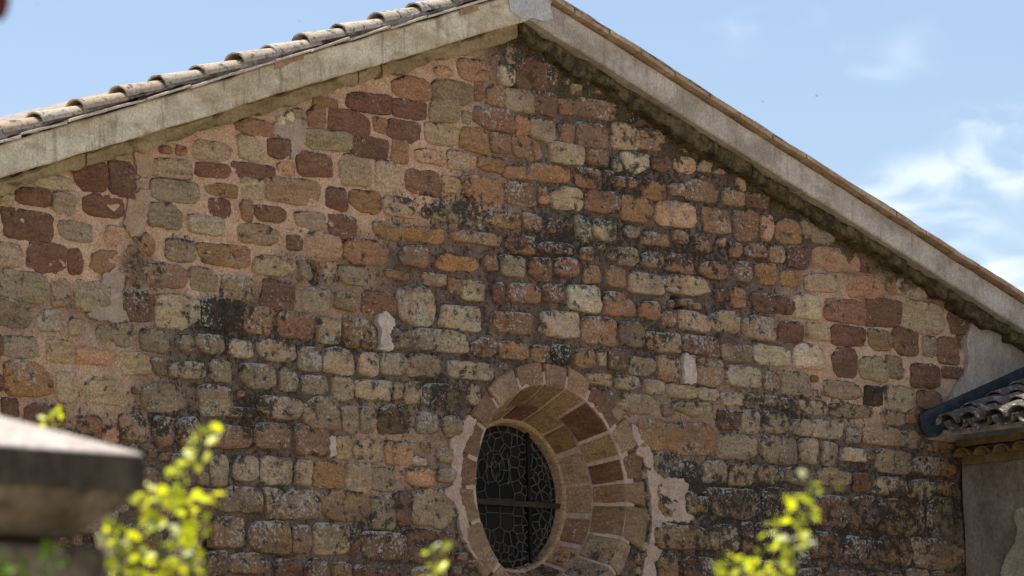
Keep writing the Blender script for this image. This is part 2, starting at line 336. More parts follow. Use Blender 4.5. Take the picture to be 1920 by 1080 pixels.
# ------------------------------------------------------------------ roof: clay tiles on both slopes
def tile_geo(L, ra, rb, th=0.015, seg=10, rings=3):
    V = []; F = []
    for k in range(rings):
        s = k/(rings-1); r = ra+(rb-ra)*s
        for q in range(seg+1):
            a = math.pi*q/seg; V.append((L*s, -r*math.cos(a), r*math.sin(a)*0.80))
        for q in range(seg, -1, -1):
            a = math.pi*q/seg; V.append((L*s, -(r-th)*math.cos(a), (r-th)*math.sin(a)*0.80))
    m = 2*(seg+1)
    for k in range(rings-1):
        for q in range(m):
            a = k*m+q; b = k*m+(q+1) % m; F.append((a, b, b+m, a+m))
    for q in range(seg):
        F.append((q, m-1-q, m-2-q, q+1)); o = (rings-1)*m; F.append((o+q, o+q+1, o+m-2-q, o+m-1-q))
    return V, F
def tile_mesh(name, mat, *a, **k):
    V, F = tile_geo(*a, **k); me = bpy.data.meshes.new(name); me.from_pydata(V, [], F); me.materials.append(mat)
    bm = bmesh.new(); bm.from_mesh(me); bmesh.ops.recalc_face_normals(bm, faces=bm.faces); bm.to_mesh(me); bm.free()
    for p in me.polygons: p.use_smooth = True
    e = me.attributes.get('sharp_edge') or me.attributes.new('sharp_edge', 'BOOLEAN', 'EDGE')
    bm = bmesh.new(); bm.from_mesh(me); bm.edges.ensure_lookup_table()
    sharp = [len(e_.link_faces) == 2 and e_.link_faces[0].normal.angle(e_.link_faces[1].normal) > 0.7 for e_ in bm.edges]; bm.free()
    me.attributes['sharp_edge'].data.foreach_set('value', sharp)
    return me
TM = [tile_mesh('clay_tile', M_TILE, 0.50, 0.080, 0.116+rng.uniform(-.004, .004)) for _ in range(4)]
roof = bpy.data.objects.new('roof', None); COL.objects.link(roof); roof.location = (ax, 0, az+FH); put(roof, church)
def mat_axes(xa, za, loc):
    xa = xa.normalized(); ya = za.cross(xa).normalized(); za = xa.cross(ya)
    m = Matrix((xa, ya, za)).transposed().to_4x4(); m.translation = loc; return m
def add_tile(me, m, parent, name='roof_tile'):
    o = bpy.data.objects.new(name, me); COL.objects.link(o); o.matrix_basis = m; put(o, parent); return o
TOP = FH+0.036
for side, cols in ((-1, 6), (1, 2)):
    s = sl if side < 0 else sr
    down = Vector((side, 0, -abs(s))).normalized(); up = Vector((side*abs(s), 0, 1)).normalized()
    run = (ax-XL if side < 0 else XR-ax)/abs(down.x)
    for c in range(cols):
        y = (-0.135 if side < 0 else -0.02)+c*0.245; d = 0.02+rng.uniform(0, 0.02); dropz = 0.0 if c == 0 else 0.085
        while d < run-0.4:
            p = Vector((ax, y+rng.uniform(-.008, .008), az+TOP-dropz))+down*d
            dirn = (down+up*0.055+Vector((0, rng.uniform(-.035, .035), 0)))
            add_tile(rng.choice(TM), mat_axes(dirn, up, p+up*(0.012+rng.uniform(-.006, .006))), roof)
            d += 0.413+rng.uniform(-0.045, 0.045)
    if side < 0:                                  # channel tiles between the covers
        for c in range(cols-1):
            y = -0.135+0.1225+c*0.245; d = 0.0
            while d < run-0.4:
                p = Vector((ax, y, az+TOP-0.01))+down*d
                add_tile(TM[c % 4], mat_axes(down+up*0.03, up, p) @ Matrix.Rotation(math.pi, 4, 'X'), roof); d += 0.42
# flat verge tiles carried on the band and the mortar bed under the covers
for side in (-1, 1):
    s = sl if side < 0 else sr; x = ax+side*0.03; i = 0
    while (x > XL+0.4 if side < 0 else x < XR-0.4):
        L = (0.40 if side < 0 else 0.40)*rng.uniform(0.9, 1.1); a, b = sorted((x, x+side*L))
        th = 0.020 if side < 0 else 0.036; pr = FY-(0.035 if side < 0 else 0.062)+rng.uniform(-0.012, 0.008); tz = rng.uniform(-0.012, 0.012); zo = 0.012+rng.uniform(-.004, .004)
        xm = (a+b)/2
        strip('verge_tile', a+0.006, b-0.006-(0.006 if side > 0 else 0), lambda q: bot(q)+FH+zo+tz*(q-xm)/L*1.4, lambda q: bot(q)+FH+zo+th+tz*(q-xm)/L*1.4, pr, 0.1, M_PLANELLE_PALE if side < 0 else M_PLANELLE, roof, 4, 0.006, 100+i, 0.003)
        if side < 0 and rng.random() < 0.42:
            strip('brick', a+0.012, a+L*rng.uniform(0.5, 0.92), lambda q: bot(q)+FH-0.045+rng.uniform(-.002, .002), lambda q: bot(q)+FH+0.008, FY-0.008, 0.0, M_BRICK, roof, 6, 0.022, 200+i, 0.004)
        x += side*L; i += 1
strip('mortar_bed', XL, ax, lambda x: bot(x)+FH+0.034, lambda x: bot(x)+FH+0.085, FY+0.006, 0.2, M_BED, roof, 180, 0.055, 7)
strip('mortar_bed', ax, XR, lambda x: bot(x)+FH+0.052, lambda x: bot(x)+FH+0.068, FY-0.052, 0.2, M_BED, roof, 160, 0.012, 8, 0.003)
strip('roof_deck', XL-0.1, ax, lambda x: bot(x)+FH-0.10, lambda x: bot(x)+FH-0.01, 0.06, 7.0, M_BED, roof, 4, 0)
strip('roof_deck', ax, XR+0.1, lambda x: bot(x)+FH-0.10, lambda x: bot(x)+FH-0.01, 0.06, 7.0, M_BED, roof, 4, 0)
# the new grey ridge cap
V, F = tile_geo(0.6, 0.13, 0.14); V = [(v[1]+ax, v[0]-0.24, v[2]+az+TOP+0.03) for v in V]
ro_ = new_obj('ridge_tile', V, F, M_TILE, roof)

# ------------------------------------------------------------------ stones of the gable, read from the photograph tile by tile
# (x0, y0, x1, y1, colour) in enlarged tile pixels; tiles are (left, top, zoom)
T = {}
T[(0, 220, 4.8)] = """940 320 1195 390 T;300 520 680 655 T;680 390 985 670 R;980 385 1230 715 R;150 635 455 810 R;480 680 700 890 G;740 680 1120 895 R;0 690 130 800 T;10 820 500 1100 R;520 935 850 1113 G;950 985 1150 1177 P;1370 360 1750 555 T;1350 545 1820 780 G;1225 540 1340 655 T;1320 755 1660 1010 G;1690 874 2026 1056 T;1752 398 2083 552 R;1747 202 2098 394 T;1862 586 2160 720 B;1862 725 2102 902 R;1440 250 1560 330 r;1590 250 1690 340 r"""
T[(0, 430, 4.8)] = """-40 110 205 335 T;250 125 595 390 R;605 160 755 415 R;820 185 1100 400 r;-60 355 440 670 G;470 440 645 695 G;680 455 1000 740 T;-60 620 290 880 G;345 730 550 930 T;615 790 750 960 T;1300 310 1690 520 rG;1100 540 1380 830 R;1420 590 1800 880 T;1830 625 2200 910 D;1500 80 1750 290 G;1790 125 2250 330 B;1720 345 1960 560 G;880 860 1000 1030 G;1000 840 1240 1060 G;1260 890 1550 1105 G;1590 930 1750 1110 G;1765 940 2005 1120 G;20 950 360 1170 T;425 1000 670 1215 TO;-60 930 22 1130 R"""
T[(0, 640, 4.8)] = """695 50 1010 230 P;1100 90 1350 300 T;1370 145 1510 305 B;1525 175 1860 335 T;50 190 490 500 O;510 270 710 560 T;750 300 1150 575 T;1280 360 1705 640 G;1790 390 2100 670 G;20 500 175 670 R;220 540 630 790 R;690 650 915 830 r;920 760 1080 920 P;1080 650 1360 900 rT;1390 690 1580 960 r;1600 690 1830 970 B;-40 300 22 450 R;1540 1000 1720 1250 G"""
T[(380, 120, 4.8)] = """320 480 660 650 r;770 400 950 560 G;955 370 1125 590 r;1130 410 1505 640 R;1000 300 1235 390 B;1300 250 1740 450 R;1690 310 2040 495 R;1540 480 1660 620 r;1670 500 1975 700 R;1360 650 1680 850 R;935 585 1360 780 GT;320 650 570 880 T;570 660 800 850 R;270 890 640 1040 R;840 790 1175 1020 Rr;670 880 830 1000 P;1220 810 1545 1090 TB;1570 870 1780 1180 T;1700 680 1850 890 B;660 465 740 555 W;740 430 815 565 W"""
T[(380, 325, 4.8)] = """360 40 555 230 T;555 35 1080 280 BT;1110 110 1310 325 R;1320 140 1625 355 OB;1640 205 1925 400 TP;340 235 460 430 r;470 285 770 435 RB;845 340 1110 500 GT;1145 365 1385 590 R;1550 440 1830 600 B;300 450 690 650 GO;760 555 905 695 R;930 540 1250 790 PT;1290 590 1660 820 r;1790 645 2040 840 r;235 680 430 840 r;465 720 850 920 T;870 780 985 970 G;1230 830 1490 1000 G;1650 870 1880 960 O;160 930 480 1160 G;530 960 830 1225 R"""
T[(380, 530, 4.8)] = """890 40 1150 265 T;1200 80 1410 250 B;1440 70 1730 290 Rr;1740 40 2097 385 T;400 230 625 470 rB;665 260 1000 510 rR;1030 320 1250 540 T;1275 310 1560 610 B;1715 400 1910 590 BT;230 510 455 680 T;505 500 830 720 T;875 580 1065 785 G;1095 590 1370 825 T;1405 620 1585 840 T;1595 620 1835 835 G;1855 640 2150 850 T;70 690 255 900 G;340 720 655 950 G;700 770 850 985 G;900 830 1130 1000 G;1170 840 1360 1060 T;1395 870 1690 1060 T;1710 890 1815 1050 G;1825 890 1980 1080 T"""
T[(380, 735, 4.8)] = """525 30 900 260 T;910 50 1240 330 G;240 130 490 230 B;1260 130 1415 370 G;1430 130 1525 365 G;1600 110 1860 370 DB;30 290 450 510 r;480 280 790 510 r;835 310 1140 590 r;1190 390 1330 620 TO;1370 410 1605 640 T;1640 440 1900 650 P;80 560 235 840 T;260 580 510 800 T;540 590 825 830 T;835 600 990 850 T;1000 630 1280 860 BO;1290 650 1520 920 T;1530 680 1730 900 TG;1880 575 2010 665 W"""
T[(380, 855, 4.8)] = """-200 280 135 480 r;165 280 530 500 rG;560 290 720 570 B;710 285 1070 565 rT;1085 300 1500 600 BG;1510 350 1740 650 G;1720 300 1890 650 R;80 550 400 830 B;430 590 805 880 B;820 610 990 890 r;1010 610 1315 900 T;1340 650 1420 900 R;1440 670 1820 940 R;230 870 620 1080 r;60 860 220 1080 R;650 940 900 1200 R;920 930 1150 1200 R;1180 970 1360 1200 B;1380 970 1560 1200 R;1580 1000 1800 1200 R"""
T[(760, 50, 4.8)] = """-120 450 250 650 r;255 465 620 710 BG;490 300 770 490 rP;620 500 700 660 r;740 520 900 710 r;840 350 985 545 W;990 285 1370 575 R;905 160 1080 350 T;1070 160 1190 240 R;900 555 1160 760 T;1165 590 1370 800 R;1380 640 1510 800 r;1520 655 1920 840 rR;1630 450 1790 610 R;605 725 990 930 Rr;225 660 500 870 G;510 760 595 870 G;155 870 485 1080 T;495 890 750 1130 OB;765 960 945 1135 r;970 985 1220 1205 rO;985 800 1120 980 O;1130 830 1355 1030 T;1390 860 1530 1040 r;1560 860 1820 1080 r;260 350 430 460 P"""
T[(760, 255, 4.8)] = """105 110 360 255 PT;385 130 570 310 T;570 180 640 300 P;650 180 905 330 Or;880 270 1095 385 Or;1110 250 1495 420 O;1300 60 1615 250 TG;1640 100 1830 270 B;1860 190 1960 310 T;10 300 315 540 rR;335 360 510 515 TP;525 360 870 600 BO;915 420 1170 630 rR;1210 460 1285 610 P;1320 455 1605 660 T;1540 300 1760 465 r;1770 300 1880 430 G;1640 490 1915 695 rR;220 590 590 790 G;150 640 210 740 R;720 670 1030 840 BO;1065 700 1215 850 r;1280 740 1440 880 R;1540 720 1680 950 G;1710 760 1890 955 WT;0 820 355 950 O;410 850 850 970 rP;915 880 1165 1060 OD;1220 950 1520 1060 R"""
T[(760, 460, 4.8)] = """290 80 640 245 O;715 90 830 230 r;875 100 1080 280 G;1115 110 1320 310 Rr;1370 110 1560 280 r;1610 170 1760 340 r;1824 195 1982 385 O;175 250 370 370 rT;390 290 500 440 r;510 310 715 490 T;780 330 890 510 R;940 340 1230 520 r;1250 340 1435 520 Rr;1480 360 1745 600 WT;1780 430 2065 640 rP;330 530 670 770 T;790 590 1145 790 rR;1215 590 1580 840 T;1600 630 1890 890 rP;120 770 580 970 T;620 830 830 1000 R;850 860 1110 1040 OB;1140 890 1300 1050 r;1320 890 1510 1075 D;1530 920 1720 1110 B;1740 940 1810 1080 T;1825 930 1995 1120 R"""
T[(760, 665, 4.8)] = """375 50 795 225 T;170 260 485 480 DB;565 270 680 460 T;100 520 310 710 T;355 550 510 745 G;290 830 420 970 G;1650 170 1870 280 TO;1690 300 1880 520 R"""
T[(760, 855, 4.8)] = """300 110 450 240 G;60 310 470 640 G;20 660 450 960 R;10 100 280 280 P;60 990 400 1200 B"""
T[(1140, 150, 4.8)] = """140 220 450 410 RD;490 360 580 460 P;30 390 275 620 T;290 440 545 640 r;620 480 880 660 r;145 650 365 830 WT;420 680 580 820 R;600 680 800 830 P;820 710 1080 840 TG;1150 760 1270 870 P;1150 880 1240 1000 P;1420 930 1510 1070 P;60 870 270 970 r;320 910 520 1090 O;560 930 690 1040 r;700 910 1000 1090 r;1040 970 1235 1130 B;1240 1020 1440 1150 R;120 1035 400 1265 BO"""
T[(1140, 355, 4.8)] = """420 110 825 345 PT;880 170 1100 400 r;1150 190 1360 460 rR;1385 200 1490 450 P;1500 270 1740 490 BO;1740 250 1920 460 G;150 330 280 440 G;310 370 540 510 rO;580 370 730 490 B;780 390 920 580 r;1090 470 1200 610 r;1240 490 1430 610 r;1460 510 1590 660 OB;1620 510 1820 700 R;1840 520 2245 750 rP;100 520 270 680 rT;310 560 510 700 rT;520 570 775 750 r;840 640 1100 810 r;1150 650 1310 840 r;1340 670 1515 850 O;1550 730 1740 880 OB;1780 755 2115 930 TG;190 750 500 940 T;510 760 930 950 T;970 900 1070 1020 R;1100 890 1240 1060 r;1310 930 1680 1130 R;1670 940 1930 1170 TW"""
T[(1140, 560, 4.8)] = """275 20 480 180 r;490 110 620 245 r;640 110 910 300 P;915 110 1195 305 T;1220 140 1500 370 rT;1545 190 1760 400 R;1790 220 2015 380 T;110 200 330 430 GD;365 290 660 490 OT;690 340 1010 510 R;1040 400 1300 560 BT;1330 420 1660 610 TW;1685 410 1930 650 WT;210 520 425 690 GB;445 520 655 740 BP;785 530 1060 790 Br;1080 600 1385 800 T;1400 650 1560 830 B;1575 650 1830 870 G;80 690 295 820 T;330 730 515 860 T;530 770 800 900 T;800 800 1010 920 T;1030 840 1220 960 T;1230 850 1530 960 GT;1550 890 1720 990 B;1735 910 1990 1050 T;100 850 435 1030 T;490 930 610 1060 G;620 920 970 1060 GT;990 985 1190 1180 R;1200 1000 1370 1210 T;1400 1005 1640 1210 T"""
T[(1140, 765, 4.8)] = """1650 90 1840 240 T;1835 100 2120 280 TW;260 90 520 370 BO;530 130 980 440 Br;1000 230 1370 465 TG;1385 240 1700 500 G;1725 280 1910 510 T;405 390 680 640 GD;680 470 810 630 D;860 480 1070 680 G;1090 490 1310 700 BT;1310 510 1590 690 G;1610 530 1870 700 G;440 690 640 985 B;700 760 790 960 G;790 790 900 950 O;910 720 1380 1000 BD;1400 730 1640 990 BD;1650 760 1900 960 GB"""
T[(1140, 855, 4.8)] = """420 610 900 840 BG;925 620 1200 860 G;1210 600 1310 860 r;1320 600 1620 890 rD;640 900 1060 1120 RD;440 870 640 1120 B;1070 950 1350 1150 rD;1360 930 1620 1150 rD"""
T[(1520, 400, 4.8)] = """0 90 220 280 G;430 375 575 540 R;310 560 660 770 rP;680 570 770 740 r;770 590 1080 780 T;130 770 490 985 r;490 760 820 1030 R;825 790 1220 1080 T;1090 700 1250 830 R;1250 900 1415 1090 R"""
T[(1520, 605, 4.8)] = """190 30 510 215 R;530 60 735 250 B;740 50 985 305 R;1000 115 1150 310 GT;1140 130 1335 370 Rr;205 215 415 480 R;440 295 690 530 TG;695 300 835 500 GB;895 350 1170 580 R;1180 390 1390 500 R;960 605 1190 780 RB;490 570 665 740 D;670 580 940 800 T;100 520 470 690 G;190 720 570 860 G;640 790 870 930 TB;870 790 990 900 OR;330 930 460 1090 G;470 930 800 1115 PT;810 960 1010 1130 T"""
T[(1520, 810, 4.0)] = """95 70 195 250 T;240 115 420 220 TW;500 130 760 310 G;770 180 1090 340 B;480 330 730 470 T;750 350 930 510 T;950 360 1090 480 B;60 260 300 400 GT;540 500 860 770 BD;880 500 1080 780 GD;60 480 300 720 rD;310 480 520 720 rD;520 780 760 990 BD;770 800 1140 1040 GB;0 740 250 940 rD;260 780 510 1000 rD;480 1030 700 1150 rD;720 1020 900 1150 G;920 1040 1130 1150 r"""
PAL = {'R': (98, 71, 57), 'r': (122, 94, 72), 'B': (118, 96, 68), 'T': (144, 126, 100), 'G': (124, 109, 86), 'O': (136, 103, 66), 'D': (58, 48, 38), 'W': (174, 160, 134), 'P': (152, 121, 95)}
def tone(c):
    c = np.array(lin(c)); l = c@np.array([0.25, 0.65, 0.10]); return (c*0.84+0.16*l*np.array([1.22, 0.97, 0.73]))*1.80*np.array([1.11, 0.975, 0.89])
PAL = {k: tone(v)*(np.array([0.945, 1.015, 1.07]) if k in 'TGW' else 1.0) for k, v in PAL.items()}
def code_col(c):
    return PAL[c] if len(c) == 1 else PAL[c[0]]*0.62+PAL[c[1]]*0.38

def sig(v): return 1/(1+np.exp(-np.clip(v, -30, 30)))
def fresh_px(x, y):
    """where the joints were pointed with new peach mortar (1) or left old and dark (0)"""
    a = sig((545-y-np.maximum(0, x-380)*0.28)/26)*sig((905-x)/45)
    a = np.maximum(a, 0.75*sig((300-x)/28)*sig((y-585)/30)*sig((790-y)/30))
    a = np.maximum(a, 0.92*sig((1-np.hypot((x-1650)/185, (y-640)/150))*7))
    a = np.maximum(a, 0.55*sig((1-np.hypot((x-720)/120, (y-880)/110))*5))
    a = np.maximum(a, 0.40*sig((1-np.hypot((x-1300)/150, (y-800)/80))*5))
    a = np.maximum(a, 0.35*sig((1-np.hypot((x-620)/140, (y-560)/60))*5))
    return a
SOOT = ((420, 590, 60, 45), (255, 490, 50, 55), (345, 455, 45, 35), (800, 385, 80, 35), (880, 395, 70, 35), (1053, 665, 30, 26), (825, 742, 50, 35), (740, 780, 45, 30), (980, 460, 45, 28), (1640, 740, 32, 26),
        (1320, 935, 110, 50), (1425, 930, 60, 45), (590, 508, 30, 30), (1010, 80, 110, 60), (1270, 885, 45, 40), (480, 765, 50, 35), (1225, 640, 40, 30), (1500, 1010, 260, 75), (1690, 960, 120, 70), (1150, 330, 80, 40),
        (640, 640, 120, 25), (300, 800, 90, 25), (1080, 440, 120, 45), (1290, 480, 110, 40), (1200, 210, 70, 50), (700, 980, 60, 40), (1480, 760, 110, 40))
def soot_px(x, y):
    a = np.zeros(np.shape(x))
    for cx, cy, rx, ry in SOOT: a = np.maximum(a, np.exp(-(((x-cx)/rx)**2+((y-cy)/ry)**2)))
    return a
stones = []                                     # (cx, cz, w, h, colour, area)
for (ox, oy, zm), txt in T.items():
    for rec in txt.split(';'):
        v = rec.split(); x0, y0, x1, y1 = [float(q)/zm for q in v[:4]]; x0 += ox; x1 += ox; y0 += oy; y1 += oy
        cx, cy = (x0+x1)/2, (y0+y1)/2
        c = W(cx, cy); w = W(x1, cy)[0]-W(x0, cy)[0]
        hp = max((y1-y0)*0.55, (y1-y0)-0.03*(x1-x0))
        h = W(cx, cy-hp/2)[1]-W(cx, cy+hp/2)[1]
        stones.append([c[0], c[1], w, h, code_col(v[4]), v[4]])

# ring geometry of the window
EPX = [(975, 727), (1020, 724), (1068, 732), (1095, 748), (941, 773), (914, 807), (895, 863), (892, 903), (897, 974), (922, 1026), (956, 1078), (1163, 890), (1172, 923), (1172, 952), (1172, 980), (1163, 1022), (1140, 1053)]
Q = np.array([W(*p) for p in EPX]); A_ = np.c_[2*Q, np.ones(len(Q))]; s_ = np.linalg.lstsq(A_, (Q**2).sum(1), rcond=None)[0]
WC = s_[:2]; R1 = math.sqrt(s_[2]+WC@WC)
R2 = R1+0.165

# fillers: small stones in the gaps and courses beyond the frame
RES = 0.02; gx0, gz0 = XL-0.2, 2.9; NX = int((XR+0.3-gx0)/RES); NZ = int((az+0.2-gz0)/RES)
occ = np.zeros((NZ, NX), bool)
def mark(cx, cz, w, h, g=0.0):
    a, b = int((cx-w/2-g-gx0)/RES), int((cx+w/2+g-gx0)/RES)+1; c, d = int((cz-h/2-g-gz0)/RES), int((cz+h/2+g-gz0)/RES)+1
    return slice(max(c, 0), max(d, 0)), slice(max(a, 0), max(b, 0))
for s in stones: occ[mark(*s[:4])] = True
zz, xx = np.mgrid[0:NZ, 0:NX]; Xg = gx0+xx*RES; Zg = gz0+zz*RES
occ |= np.hypot(Xg-WC[0], Zg-WC[1]) < R2+0.02
XC = W(1802, 955)[0]                            # corner with the annex wall
botg = np.where(Xg < ax, az+sl*(Xg-ax), az+sr*(Xg-ax))
occ |= Zg > botg-SLAB_H-0.03
occ |= Xg > XC-0.02
fill = []
for (w, h, tries, gap) in ((0.42, 0.20, 5000, 0.012), (0.30, 0.19, 5000, 0.012), (0.22, 0.15, 5000, 0.010), (0.13, 0.10, 7000, 0.008), (0.08, 0.06, 9000, 0.004)):
    for _ in range(tries):
        ww, hh = w*rng.uniform(0.8, 1.2), h*rng.uniform(0.85, 1.15)
        cx, cz = rng.uniform(gx0, XC), rng.uniform(gz0, az)
        px, py = to_px(cx, cz)
        if w < 0.2 and fresh_px(px, py) > 0.5 and rng.random() < 0.75: continue
        sl_ = mark(cx, cz, ww, hh, gap)
        if occ[sl_].size == 0 or occ[sl_].any(): continue
        occ[mark(cx, cz, ww, hh)] = True
        pal = rng.choice(('G', 'G', 'B', 'r', 'T', 'rD') if py > 560 else ('r', 'R', 'B', 'G', 'P'))
        if py > 850 and px > 1250: pal = rng.choice(('rD', 'BD', 'GD', 'G', 'R'))
        fill.append([cx, cz, ww, hh, code_col(pal), pal])

NA = 32; RINGS = ((1.03, None), (0.99, 0.0), (0.958, 0.60), (0.88, 0.92), (0.60, 1.0), (0.30, 1.0))
def stone_geo(cx, cz, w, h, proud, seed):
    r = random.Random(seed); a = np.linspace(0, 2*np.pi, NA, endpoint=False)+r.uniform(0, .2)
    n = r.uniform(3.0, 9.0); ca, sa = np.cos(a), np.sin(a)
    rad = (np.abs(ca)**n+np.abs(sa)**n)**(-1/n); u, v = rad*ca, rad*sa
    # bilinear warp with four loose corners, then a ragged edge
    J = [[r.uniform(-.19, .10) for _ in range(2)] for _ in range(4)]; pu, pv = (u+1)/2, (v+1)/2; du = dv = 0
    for (su, sv), (ju, jv) in zip(((0, 0), (1, 0), (1, 1), (0, 1)), J):
        wt = (pu if su else 1-pu)*(pv if sv else 1-pv); du = du+wt*ju*(1 if su else -1); dv = dv+wt*jv*(1 if sv else -1)
    u, v = u+du, v+dv
    for su in (-1, 1):
        for sv in (-1, 1):
            if r.random() < 0.28:
                d_ = np.clip(u*su+v*sv-(2-r.uniform(0.3, 0.75)), 0, None); u = u-su*d_*0.5; v = v-sv*d_*0.5
    as_ = w/max(h, 0.01)
    u = u*(1+0.13*fbm(ca*1.9*as_+seed*3.7, sa*1.9+seed*1.3, 3, 3)+0.10*fbm(ca*6*as_+seed, sa*6, 8, 2)); v = v*(1+0.20*fbm(ca*1.9*as_+seed*2.1, sa*1.9-seed, 5, 3)+0.14*fbm(ca*6*as_-seed, sa*6, 9, 2))
    tx, tz = r.uniform(-.012, .012), r.uniform(-.010, .014); V = []
    for s, p in RINGS:
        U = u*s*w/2; Z = v*s*h/2
        if p is None: d = np.full(NA, -0.07)
        else:
            d = -0.016+(proud+0.016)*p+(tx*u+tz*v)*s*p+0.036*fbm((cx+U)*13, (cz+Z)*18, 21, 4, 0.6)*max(p, 0.5)
            d = d+0.010*np.round(2*fbm((cx+U)*4+seed, (cz+Z)*14, 31, 2))*p
        V.append(np.stack([cx+U, -d, cz+Z], 1))
    V.append(np.array([[cx, -(proud+0.01*r.uniform(-1, 1)), cz]])); V = np.concatenate(V); F = []
    m = len(RINGS)
    for q in range(m-1):
        for i in range(NA):
            j = (i+1) % NA; F.append((q*NA+i, q*NA+j, (q+1)*NA+j, (q+1)*NA+i))
    for i in range(NA): F.append(((m-1)*NA+i, (m-1)*NA+(i+1) % NA, m*NA))
    return V, F
def stone_attrs(me, col, age, rnd, n, soot=None):
    cattr(me, 'Col', np.asarray(col, np.float32).reshape(-1, 3) if np.ndim(col) == 2 else np.tile(np.asarray(col, np.float32), (n, 1)))
    fattr(me, 'age', age if np.ndim(age) else np.full(n, age)); fattr(me, 'rnd', rnd if np.ndim(rnd) else np.full(n, rnd)); fattr(me, 'soot', soot if soot is not None else np.zeros(n))

# gable wall mesh: mortar surface with real relief
GR = 0.0135; ZB = 3.0
xs = np.arange(XL, XR, GR); zs = np.arange(ZB, az+FH, GR); GX, GZ = np.meshgrid(xs, zs)
PXg, PYg = to_px(GX, GZ)
wob = fbm(GX*2.2, GZ*2.2, 40, 4)
FR = np.clip(fresh_px(PXg+wob*170, PYg+wob*110), 0, 1)
FR = np.clip(FR*1.25+0.25*fbm(GX*5, GZ*5, 44, 3)*(FR > 0.1), 0, 1)
MO = np.zeros_like(GX); rt = (GX > ax)
band = (az+np.where(GX < ax, sl, sr)*(GX-ax)-SLAB_H)-GZ
MO = np.where(rt, sig((0.20+0.7*wob-band)/0.05)*(PXg < 1770), 0)
MO = np.maximum(MO, 0.9*sig((1-np.hypot((PXg-1010)/95, (PYg-75)/55)+wob)*8))
MO = np.maximum(MO, 0.75*sig((1-np.hypot((PXg-255)/32, (PYg-490)/42)+wob*1.5)*8))
H = -0.025+FR*0.011+0.040*fbm(GX*11, GZ*11, 50, 4, 0.6)*(1-0.35*FR)+0.012*fbm(GX*34, GZ*34, 57, 2)
H += 0.026*fbm(GX*2.4, GZ*2.4, 63, 3)
H += MO*(0.030+0.11*fbm(GX*8, GZ*8, 71, 4, 0.6))
for hx, hy, hr, hd in ((593, 512, 0.060, 0.50), (1272, 566, 0.050, 0.45), (1801, 570, 0.05, 0.2), (1804, 640, 0.05, 0.2), (1806, 608, 0.03, 0.12), (398, 1027, 0.05, 0.2), (968, 152, 0.05, 0.12), (1284, 580, 0.03, 0.12)):
    c = W(hx, hy); rr = np.hypot(GX-c[0], GZ-c[1])*(1+0.8*wob); H -= hd*sig((hr-rr)/0.008)
nz, nx = GX.shape; V = np.stack([GX, -H, GZ], -1).reshape(-1, 3)
ii = np.arange(nz*nx).reshape(nz, nx)
F = np.stack([ii[:-1, :-1], ii[:-1, 1:], ii[1:, 1:], ii[1:, :-1]], -1).reshape(-1, 4)
fc = V[F].mean(1); keep = fc[:, 2] < np.where(fc[:, 0] < ax, az+sl*(fc[:, 0]-ax), az+sr*(fc[:, 0]-ax))+FH*0.5
keep &= np.hypot(fc[:, 0]-WC[0], fc[:, 2]-WC[1]) > R1+0.10
F = F[keep]; used = np.unique(F); remap = -np.ones(len(V), int); remap[used] = np.arange(len(used))
wall = new_obj('gable_wall', V[used], remap[F].tolist(), M_MORTAR, church, smooth=True)
fattr(wall.data, 'fresh', FR.ravel()[used]); fattr(wall.data, 'moss', MO.ravel()[used]); fattr(wall.data, 'soot', soot_px(PXg, PYg).ravel()[used])
def boxgeo(x0, x1, y0, y1, z0, z1):
    return [(x0, y0, z0), (x1, y0, z0), (x1, y1, z0), (x0, y1, z0), (x0, y0, z1), (x1, y0, z1), (x1, y1, z1), (x0, y1, z1)], [(0, 3, 2, 1), (4, 5, 6, 7), (0, 1, 5, 4), (1, 2, 6, 5), (2, 3, 7, 6), (3, 0, 4, 7)]
o = new_obj('wall_base', *boxgeo(XL-0.05, XR, 0.0, 0.75, -0.05, ZB), M_MORTAR, church); fattr(o.data, 'fresh', [0.3]*8); fattr(o.data, 'moss', [0.0]*8)
polyslab('wall_core', [(XL, ZB), (XR, ZB), (XR, bot(XR)+0.1), (ax, az+0.1), (XL, bot(XL)+0.1)], 0.72, 0.85, M_BED, church, 0, 0, 5)

for k, s in enumerate(stones+fill):
    px, py = to_px(s[0], s[1]); s.append(float(fresh_px(px, py))); s.append(k)
allst = sorted(stones+fill, key=lambda s: -s[2]*s[3])
def visible(s):
    px, py = to_px(s[0], s[1]); return -20 < px < 1940 and py < 1095 and not (px < 240 and py > 870)
big = [s for s in allst if visible(s)][:300]; bigset = {id(s) for s in big}
RV, RF, RC, RA, RR = [], [], [], [], []; off = 0
for s in allst:
    cx, cz, w, h, col, code, fr, k = s; r = random.Random(k*7+1)
    px, py = to_px(cx, cz)
    proud = r.uniform(0.003, 0.020)*(1-0.35*fr) if 'D' not in code else 0.006
    if code[0] == 'W': proud += 0.016
    V, F = stone_geo(cx, cz, w*1.075, h*1.11, proud, k*0.917)
    col = np.asarray(col)*r.uniform(0.88, 1.10)*np.array([r.uniform(.95, 1.05), 1, r.uniform(.93, 1.07)])
    age = min(1.0, (1-fr)*0.85+(0.15 if py > 560 else 0))
    if id(s) in bigset:
        o = new_obj('stone', V, F, M_STONE, wall, origin=(cx, 0, cz), smooth=True); stone_attrs(o.data, col, age, r.random(), len(V), soot_px(*to_px(V[:, 0], V[:, 2])))
    else:
        RV.append(V); RF += [tuple(q+off for q in f) for f in F]; RC.append(np.tile(col, (len(V), 1))); RA.append(np.full(len(V), age)); RR.append(np.full(len(V), r.random())); off += len(V)
